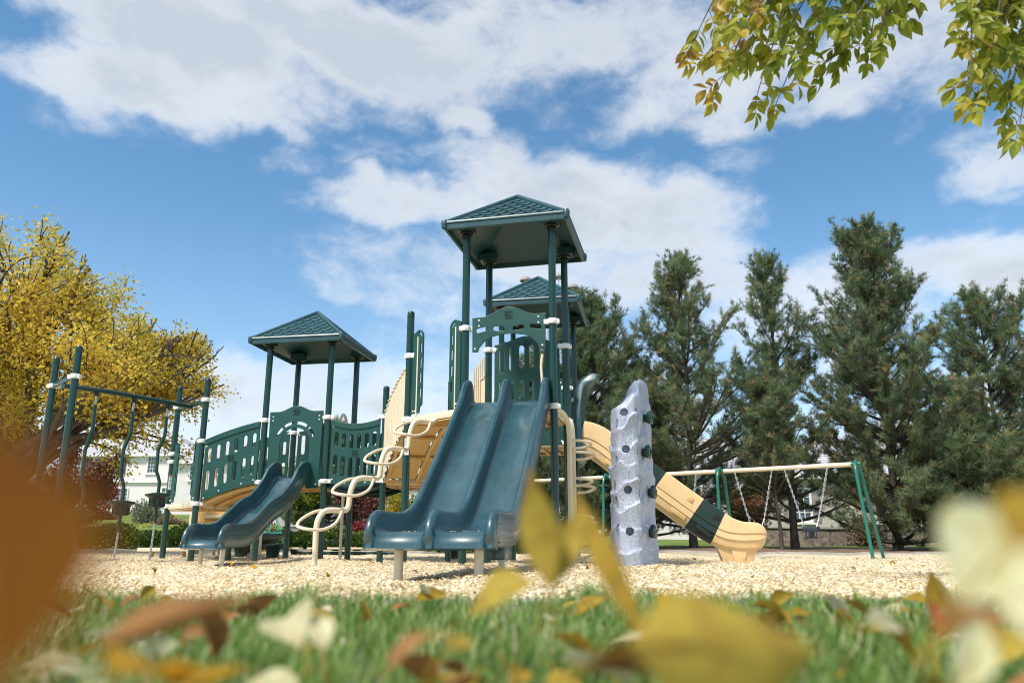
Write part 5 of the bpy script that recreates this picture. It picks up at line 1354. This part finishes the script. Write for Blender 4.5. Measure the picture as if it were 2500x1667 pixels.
def twig(p0, p1, nl, lo=0., leafs=.09, tb=.35):
    p0, p1 = Vector(p0), Vector(p1); m_ = p0.lerp(p1, .5)+Vector((r.gauss(0, .05), r.gauss(0, .05), .04))
    pts = smooth_path([p0, m_, p1], 5); T.mb.tube(pts, [lerp(.009, .003, i/10) for i in range(11)], 5, cap=False)
    for k in range(nl):
        f = lo+(1-lo)*(k+.6)/nl; i = min(int(f*10), 9); q = pts[i].lerp(pts[i+1], f*10-i); d = (pts[i+1]-pts[i]).normalized()
        sd = Vector((r.gauss(0, 1), r.gauss(0, .7), r.gauss(-.2, .4))).normalized()
        compound(q, d*.6+sd*.9, r.uniform(.12, .2), r.choice((2, 3, 3)), leafs*r.uniform(.9, 1.3), clamp(tb+r.gauss(0, .12), .02, .95))
    compound(p1, pts[-1]-pts[-2], .16, 3, leafs, tb)
# twig ends (image column, row) with the depth each hangs at
ends = [(1690, 105, .8), (1760, 205, .8), (1735, 120, .8), (1790, 130, .72), (1850, 225, .5), (1902, 235, .5), (1835, 120, .5), (1900, 120, .35), (1960, 120, .3), (2020, 165, .3), (2000, 60, .3), (2070, 125, .32), (2120, 110, .36), (2150, 75, .4), (2165, 40, .45), (1940, 30, .3), (1860, 40, .4), (2100, 30, .35), (1780, 40, .6), (2120, 20, .35), (2050, 30, .3)]
for (px, py, tb) in ends:
    Y = r.uniform(4.2, 5.0); p1 = at(px, py, Y); q = min(limbA, key=lambda w: (w.x-p1.x-.6)**2+(w.y-p1.y)**2)
    twig(q+Vector((r.gauss(0, .05), 0, 0)), p1, 9 if py < 150 else 7, .2, .1, tb)
ends2 = [(2360, 75, .6), (2365, 150, .65), (2400, 215, .5), (2370, 235, .6), (2420, 120, .4), (2460, 255, .45), (2480, 180, .35), (2470, 60, .35), (2400, 40, .45), (2490, 300, .5), (2520, 240, .4), (2540, 120, .4), (2560, 320, .5), (2390, 20, .5), (2430, 175, .4), (2500, 20, .3), (2450, 110, .35)]
for (px, py, tb) in ends2:
    Y = r.uniform(4.0, 4.8); p1 = at(px, py, Y); q = min(limbB+limbA[:14], key=lambda w: (w.x-p1.x-.45)**2+(w.y-p1.y)**2)
    twig(q, p1, 11, .2, .092, tb)
T.mb.build('trunk', M['bark'], AT, smooth=60)
lm.build('crown', M['ash'], AT, smooth=60)
# ------------------------------------------------------------------- fallen leaves in the grass
def fl_mat(name, base, edge, trans=.35):
    nt = NT(name); b = nt.b; co = objcoord(nt)
    nz = nt.n('ShaderNodeTexNoise', Scale=35., Detail=6., Roughness=.7); nt.l(co, nz.inputs['Vector'])
    c = ramp(nt, nz.outputs['Fac'], [(.34, edge), (.52, base), (.75, tuple(min(1, q*1.25) for q in base))]); nt.l(c, b.inputs['Base Color']); b.inputs['Roughness'].default_value = .65; b.inputs['Specular IOR Level'].default_value = .2
    tr = nt.n('ShaderNodeBsdfTranslucent'); nt.l(c, tr.inputs['Color']); mx = nt.n('ShaderNodeMixShader'); mx.inputs[0].default_value = trans
    nt.l(b.outputs[0], mx.inputs[1]); nt.l(tr.outputs[0], mx.inputs[2]); nt.l(mx.outputs[0], nt.o.inputs['Surface']); return nt.m
LMAT = {'yellow': fl_mat('yellow_fallen_leaf', (.43, .32, .05), (.3, .18, .03)), 'orange': fl_mat('orange_fallen_leaf', (.25, .085, .003), (.2, .062, .002), .5), 'brown': fl_mat('brown_fallen_leaf', (.3, .15, .05), (.14, .05, .02), .2),
        'pale': fl_mat('pale_fallen_leaf', (.62, .58, .36), (.5, .42, .2)), 'red': fl_mat('red_fallen_leaf', (.4, .1, .035), (.25, .07, .02)), 'gold': fl_mat('gold_fallen_leaf', (.4, .26, .03), (.27, .16, .025)), 'greenish': fl_mat('pale_green_fallen_leaf', (.66, .66, .4), (.55, .48, .22)), 'amber': fl_mat('amber_fallen_leaf', (.62, .34, .025), (.5, .22, .02))}
def fallen(label, base, d, nrm, ln, wd, mat, curl=.2, fold=.2, twist=0., stem=.03):
    base = Vector(base); d = Vector(d).normalized(); t = thing('fallen_leaf', label, 'fallen leaf', base, 0, 'fallen leaves in the grass')
    leaf_shape(MB(), base, d, nrm, ln, wd, curl, fold, twist=twist).build('blade', LMAT[mat], t, smooth=180)
    MB().tube([base-d*stem+Vector((0, 0, -.3*stem)), base-d*stem*.5+Vector((0, 0, -.05*stem)), base, base+d*ln*.5+Vector(nrm).normalized()*.0004], [.0011, .0009, .0009, .0005], 5).build('stalk', LMAT['gold'], t)
    return t
def A(px, py, Y): return at(px, py, Y)
def span(label, p0, p1, wd, mat, nrm=(0, -.3, 1), **k):
    p0, p1 = Vector(p0), Vector(p1); return fallen(label, p0, p1-p0, nrm, (p1-p0).length, wd, mat, **k)
span('very near out-of-focus orange leaf filling the left edge', A(-80, 1800, .125), A(-60, 960, .135), .042, 'orange', nrm=(.15, -1, .1), curl=-.05, fold=.05, stem=.01)
span('long flat grey-brown leaf lying across the grass at lower left', A(225, 1585, .50), A(640, 1505, .58), .05, 'brown', nrm=(0, -.12, 1), curl=-.2, fold=.3)
span('orange leaf low in the bottom left corner of the grass', A(270, 1650, .42), A(450, 1615, .5), .045, 'amber', nrm=(.1, -.8, .7))
span('amber leaf right of the orange one at the bottom left', A(420, 1680, .44), A(560, 1615, .5), .04, 'amber', nrm=(-.1, -.8, .6))
span('folded cream white leaf standing in the grass left of centre', A(735, 1580, .8), A(690, 1488, .85), .055, 'pale', nrm=(.2, -1, .3), fold=.4)
span('pale narrow leaf leaning beside the folded cream one', A(790, 1590, .78), A(770, 1480, .83), .028, 'pale', nrm=(.3, -1, .1))
span('tan leaf with a dark brown underside standing in the middle of the grass', A(1055, 1545, .66), A(905, 1535, .72), .045, 'brown', nrm=(0, -.55, .8), curl=.5, fold=-.25)
span('small yellow leaf tilted in the grass right of the tan leaf', A(1090, 1590, .62), A(1160, 1540, .66), .018, 'yellow', nrm=(0, -.9, .5))
span('yellow leaf lying on the grass tips at the left foot of the upright leaf', A(1305, 1425, .72), A(1115, 1475, .74), .05, 'yellow', nrm=(0, -.6, .8), curl=.35)
span('upright yellow-green pointed leaf in front of the tower posts', A(1345, 1440, .64), A(1306, 1135, .66), .036, 'yellow', nrm=(-.45, -1, .25), curl=-.25, fold=.22, twist=-.4)
span('short yellow leaf crossing behind the upright one', A(1340, 1440, .66), A(1425, 1225, .67), .026, 'yellow', nrm=(-.2, -1, 0), curl=.1)
span('narrow ochre leaf leaning steeply to the upper left', A(1575, 1560, .56), A(1385, 1175, .6), .02, 'gold', nrm=(-.3, -1, .2), curl=.12, fold=.2)
span('large out-of-focus yellow leaf at the bottom right of centre', A(1535, 1580, .39), A(2070, 1540, .43), .07, 'yellow', nrm=(.05, -.95, .5), curl=.25, fold=-.25)
span('dark brown curled leaf under the large yellow leaf', A(1420, 1640, .45), A(1580, 1600, .47), .035, 'brown', nrm=(0, .6, .8), curl=.4)
span('small bright orange-yellow leaf behind the large yellow one', A(1600, 1490, .95), A(1690, 1462, 1.0), .035, 'amber', nrm=(0, -.7, .7))
span('cream leaf in the grass right of the large yellow leaf', A(2110, 1520, .8), A(2220, 1515, .85), .03, 'pale', nrm=(0, -.8, .6))
span('rust red leaf standing in the grass near the right', A(2285, 1560, .8), A(2285, 1450, .84), .022, 'red', nrm=(.2, -1, .1))
span('pale out-of-focus leaf leaning in from the right edge', A(2340, 1475, .33), A(2540, 1225, .36), .05, 'greenish', nrm=(-.5, -1, .4), curl=.15)
span('mustard leaf at the right edge above the pale one', A(2475, 1345, .29), A(2530, 1165, .31), .022, 'gold', nrm=(-.4, -1, .2))
span('brown and yellow leaf low at the right below the pale leaf', A(2300, 1545, .5), A(2440, 1470, .53), .03, 'brown', nrm=(0, -.7, .6))
span('long pale leaf rising from the bottom right corner', A(2330, 1700, .42), A(2430, 1480, .46), .022, 'greenish', nrm=(-.2, -1, .2))
span('white-edged leaf at the bottom right corner', A(2560, 1600, .42), A(2460, 1420, .46), .03, 'pale', nrm=(-.2, -1, .2))
rnd = random.Random(12); cols = list(LMAT)
protos = {}
for k in range(168):
    Y = rnd.uniform(.62, 2.3); x = rnd.uniform(-.72, .72)*Y; m_ = rnd.choice(('yellow', 'pale', 'brown', 'pale', 'gold', 'greenish', 'gold', 'yellow', 'brown', 'yellow')); z = .075+rnd.uniform(.025, .05)
    nr = Vector((rnd.gauss(0, .5), rnd.gauss(-.2, .4), 1)); d = Vector((rnd.gauss(0, 1), rnd.gauss(0, 1), rnd.gauss(.15, .25)))
    if m_ not in protos:
        t = fallen('', (x, Y, z), d, nr, .062, .03, m_, rnd.uniform(-.3, .5), rnd.uniform(.05, .35)); protos[m_] = t
    else:
        t = copy_tree(protos[m_]); t.location = (x, Y, z); t.rotation_euler = (rnd.gauss(0, .4), rnd.gauss(0, .4), rnd.uniform(0, 6.28)); s = rnd.uniform(.85, 1.6); t.scale = (s, s, s)
    tag(t, 'small %s leaf scattered in the grass' % {'pale': 'cream', 'greenish': 'pale green', 'gold': 'ochre', 'red': 'rust red'}.get(m_, m_), 'fallen leaf', 'small %s leaves scattered in the grass' % m_)
# leaves on the chips
for k in range(104):
    Y = 2.8+15*rnd.random()**1.3; x = rnd.uniform(-.66, .66)*Y
    m_ = rnd.choice(('brown', 'brown', 'gold', 'amber', 'brown')) if x > -.2*Y else rnd.choice(('yellow', 'gold', 'amber', 'brown'))
    t = copy_tree(protos[m_]) if m_ in protos else None
    if t is None:
        t = fallen('', (x, Y, .05), (1, 0, .1), (0, 0, 1), .062, .03, m_, .3, .2); protos[m_] = t
    t.location = (x, Y, chip_z(x, Y)+.022); t.rotation_euler = (rnd.gauss(0, .45), rnd.gauss(0, .45), rnd.uniform(0, 6.28)); s = rnd.uniform(.7, 1.5); t.scale = (s, s, s)
    tag(t, 'dry %s leaf lying loose on the wood chips' % {'gold': 'ochre'}.get(m_, m_), 'fallen leaf', 'dry %s leaves on the wood chips' % m_)
tag(fallen('', A(606, 1387, 9.2), (1, .2, .15), (.1, -.5, 1), .12, .09, 'amber', .5, .2), 'largest orange leaf on the chips, left of the wave slide legs', 'fallen leaf', 'single leaves on the chips')
# =================================================================== SKY, SUN, CAMERA
SUN_EL, SUN_AZ = math.radians(55), math.radians(-138)      # azimuth from +Y, to the left
W = bpy.data.worlds.new('World'); SC.world = W; W.use_nodes = True
wt = W.node_tree; bg = wt.nodes['Background']
def wn(typ, **kw):
    nd = wt.nodes.new(typ)
    for k, v in kw.items():
        if k in nd.inputs.keys(): nd.inputs[k].default_value = v
        else: setattr(nd, k, v)
    return nd
def wl(a, b): wt.links.new(a, b)
def mth(op, a, b=None, c=None, clampit=False):
    nd = wn('ShaderNodeMath', operation=op, use_clamp=clampit)
    for i, v in enumerate((a, b, c)):
        if v is None: continue
        if hasattr(v, 'links'): wl(v, nd.inputs[i])
        else: nd.inputs[i].default_value = v
    return nd.outputs[0]
sky = wn('ShaderNodeTexSky', sky_type='NISHITA', sun_disc=False, sun_elevation=SUN_EL, sun_rotation=SUN_AZ, altitude=1400., air_density=1.0, dust_density=.6, ozone_density=1.2)
tc = wn('ShaderNodeTexCoord'); dirv = tc.outputs['Generated']
sx = wn('ShaderNodeSeparateXYZ'); wl(dirv, sx.inputs[0])
el = mth('ARCSINE', sx.outputs['Z']); az = mth('ARCTAN2', sx.outputs['X'], sx.outputs['Y'])
# noise over the sky, stretched level
cmb = wn('ShaderNodeCombineXYZ'); wl(az, cmb.inputs[0]); wl(mth('MULTIPLY', el, 1.5), cmb.inputs[1]); cmb.inputs[2].default_value = .81
n1 = wn('ShaderNodeTexNoise', Scale=5.5, Detail=9., Roughness=.58, Distortion=.35); wl(cmb.outputs[0], n1.inputs['Vector'])
n2 = wn('ShaderNodeTexNoise', Scale=15., Detail=10., Roughness=.66, Distortion=.4); wl(cmb.outputs[0], n2.inputs['Vector'])
wz = wn('ShaderNodeTexNoise', Scale=9., Detail=4.); wl(cmb.outputs[0], wz.inputs['Vector'])
sw = wn('ShaderNodeSeparateColor'); wl(wz.outputs['Color'], sw.inputs[0])
azw = mth('MULTIPLY_ADD', mth('SUBTRACT', sw.outputs[0], .5), .12, az); elw = mth('MULTIPLY_ADD', mth('SUBTRACT', sw.outputs[1], .5), .1, el)
# cloud banks: azimuth, elevation, half widths (degrees), tilt, weight; last ones are out of view, added to raise fill light
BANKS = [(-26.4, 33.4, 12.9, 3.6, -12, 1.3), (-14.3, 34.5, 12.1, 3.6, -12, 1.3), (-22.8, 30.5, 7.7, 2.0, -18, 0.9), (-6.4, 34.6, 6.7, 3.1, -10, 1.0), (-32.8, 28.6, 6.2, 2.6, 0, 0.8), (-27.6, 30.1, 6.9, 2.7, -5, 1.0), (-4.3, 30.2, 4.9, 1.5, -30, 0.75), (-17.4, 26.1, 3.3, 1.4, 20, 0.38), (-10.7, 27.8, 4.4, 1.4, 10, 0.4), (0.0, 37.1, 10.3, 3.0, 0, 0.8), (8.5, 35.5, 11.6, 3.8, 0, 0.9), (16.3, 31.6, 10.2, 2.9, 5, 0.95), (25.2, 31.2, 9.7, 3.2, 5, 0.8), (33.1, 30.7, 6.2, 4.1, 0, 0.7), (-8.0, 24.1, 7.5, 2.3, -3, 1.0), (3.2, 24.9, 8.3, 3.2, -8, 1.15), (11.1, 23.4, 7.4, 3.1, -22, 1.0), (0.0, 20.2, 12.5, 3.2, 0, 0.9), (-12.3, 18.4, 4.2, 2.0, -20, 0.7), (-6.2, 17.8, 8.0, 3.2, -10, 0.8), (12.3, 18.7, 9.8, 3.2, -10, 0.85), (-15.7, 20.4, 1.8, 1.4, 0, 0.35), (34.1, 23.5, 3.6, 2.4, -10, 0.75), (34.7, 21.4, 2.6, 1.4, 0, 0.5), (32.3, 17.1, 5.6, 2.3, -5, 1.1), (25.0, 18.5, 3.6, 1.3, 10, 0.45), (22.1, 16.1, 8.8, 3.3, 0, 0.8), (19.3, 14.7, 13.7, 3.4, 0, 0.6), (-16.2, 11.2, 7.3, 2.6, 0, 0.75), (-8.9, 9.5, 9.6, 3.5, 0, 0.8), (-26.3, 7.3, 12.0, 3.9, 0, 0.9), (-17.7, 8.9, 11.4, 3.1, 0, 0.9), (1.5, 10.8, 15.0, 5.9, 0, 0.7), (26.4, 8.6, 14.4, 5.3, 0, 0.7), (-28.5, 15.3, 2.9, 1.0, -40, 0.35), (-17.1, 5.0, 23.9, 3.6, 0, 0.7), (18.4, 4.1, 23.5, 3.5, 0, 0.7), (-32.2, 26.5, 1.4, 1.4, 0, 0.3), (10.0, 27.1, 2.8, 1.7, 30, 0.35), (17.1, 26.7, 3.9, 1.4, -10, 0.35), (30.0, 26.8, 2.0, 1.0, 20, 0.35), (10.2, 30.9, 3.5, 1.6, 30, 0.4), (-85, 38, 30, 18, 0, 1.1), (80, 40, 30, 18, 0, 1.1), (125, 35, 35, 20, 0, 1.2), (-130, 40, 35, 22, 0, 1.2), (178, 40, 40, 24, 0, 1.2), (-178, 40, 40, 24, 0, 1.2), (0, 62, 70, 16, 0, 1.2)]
dens = None
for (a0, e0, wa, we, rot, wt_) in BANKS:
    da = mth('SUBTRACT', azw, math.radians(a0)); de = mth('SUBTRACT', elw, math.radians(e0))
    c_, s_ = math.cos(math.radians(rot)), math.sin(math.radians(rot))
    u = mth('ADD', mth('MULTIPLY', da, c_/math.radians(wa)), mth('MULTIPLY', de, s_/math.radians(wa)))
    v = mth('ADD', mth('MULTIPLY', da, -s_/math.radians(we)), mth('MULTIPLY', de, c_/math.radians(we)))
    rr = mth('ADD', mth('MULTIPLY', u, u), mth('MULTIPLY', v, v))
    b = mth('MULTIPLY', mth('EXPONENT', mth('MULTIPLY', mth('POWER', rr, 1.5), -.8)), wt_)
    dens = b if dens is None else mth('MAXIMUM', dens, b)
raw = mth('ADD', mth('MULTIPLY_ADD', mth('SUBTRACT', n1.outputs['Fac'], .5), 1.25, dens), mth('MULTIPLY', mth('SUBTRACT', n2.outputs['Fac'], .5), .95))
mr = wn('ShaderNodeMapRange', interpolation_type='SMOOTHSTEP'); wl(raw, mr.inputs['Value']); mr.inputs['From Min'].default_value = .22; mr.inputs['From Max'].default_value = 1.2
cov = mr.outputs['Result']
# thick cores are greyer underneath, rims are white
mr2 = wn('ShaderNodeMapRange', interpolation_type='SMOOTHSTEP'); wl(raw, mr2.inputs['Value']); mr2.inputs['From Min'].default_value = .55; mr2.inputs['From Max'].default_value = 1.3
cr = wn('ShaderNodeValToRGB'); e = cr.color_ramp.elements; e[0].position = 0; e[1].position = 1
CW, CG = (1., .99, .98), (.55, .6, .68)
e[0].color = c4(CW); e[1].color = c4(CG); e[0].color = (CW[0], CW[1], CW[2], 1)
wl(mth('ADD', mr2.outputs['Result'], mth('MULTIPLY', mth('SUBTRACT', wz.outputs['Fac'], .5), .7), clampit=True), cr.inputs['Fac'])
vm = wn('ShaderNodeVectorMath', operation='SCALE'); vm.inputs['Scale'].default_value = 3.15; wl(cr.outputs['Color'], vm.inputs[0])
# pale air towards the horizon
hz = wn('ShaderNodeMapRange', interpolation_type='SMOOTHSTEP'); wl(el, hz.inputs['Value']); hz.inputs['From Min'].default_value = math.radians(26); hz.inputs['From Max'].default_value = math.radians(-1); hz.inputs['To Max'].default_value = .62
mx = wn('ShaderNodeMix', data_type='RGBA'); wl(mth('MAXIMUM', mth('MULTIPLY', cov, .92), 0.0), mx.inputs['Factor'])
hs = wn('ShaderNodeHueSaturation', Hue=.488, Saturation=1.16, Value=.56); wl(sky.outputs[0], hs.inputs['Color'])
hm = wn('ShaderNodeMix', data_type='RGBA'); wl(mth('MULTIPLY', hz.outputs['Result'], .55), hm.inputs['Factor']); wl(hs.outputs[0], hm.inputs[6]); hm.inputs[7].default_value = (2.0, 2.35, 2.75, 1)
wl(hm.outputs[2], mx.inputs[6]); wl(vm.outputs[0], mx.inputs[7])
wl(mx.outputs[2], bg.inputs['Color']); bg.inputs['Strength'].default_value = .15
L_ = bpy.data.lights.new('sun', 'SUN'); L_.energy = 2.3; L_.angle = math.radians(9); L_.color = (1., .95, .87)
so = bpy.data.objects.new('sun', L_); COL.objects.link(so)
sdv = Vector((math.sin(SUN_AZ)*math.cos(SUN_EL), math.cos(SUN_AZ)*math.cos(SUN_EL), math.sin(SUN_EL)))
so.rotation_euler = sdv.to_track_quat('Z', 'Y').to_euler(); so.location = sdv*60
cam = bpy.data.cameras.new('camera'); co = bpy.data.objects.new('camera', cam); COL.objects.link(co); SC.camera = co
co.location = (0, 0, HC); co.rotation_euler = (PI/2+TH, 0, 0)
cam.sensor_width = 36; cam.lens = 36*FPX/2500; cam.clip_start = .01; cam.clip_end = 4000
cam.dof.use_dof = True; cam.dof.focus_distance = 12.; cam.dof.aperture_fstop = 2.3
SC.view_settings.view_transform = 'Standard'; SC.view_settings.look = 'None'; SC.view_settings.exposure = 1.25; SC.view_settings.gamma = 1
SC.cycles.max_bounces = 8; SC.cycles.diffuse_bounces = 3; SC.cycles.transparent_max_bounces = 12; SC.cycles.caustics_reflective = False; SC.cycles.caustics_refractive = False
SC.cycles.pixel_filter_type = 'BLACKMAN_HARRIS'; SC.cycles.filter_width = 1.05; SC.cycles.use_denoising = True; SC.cycles.sample_clamp_indirect = 6
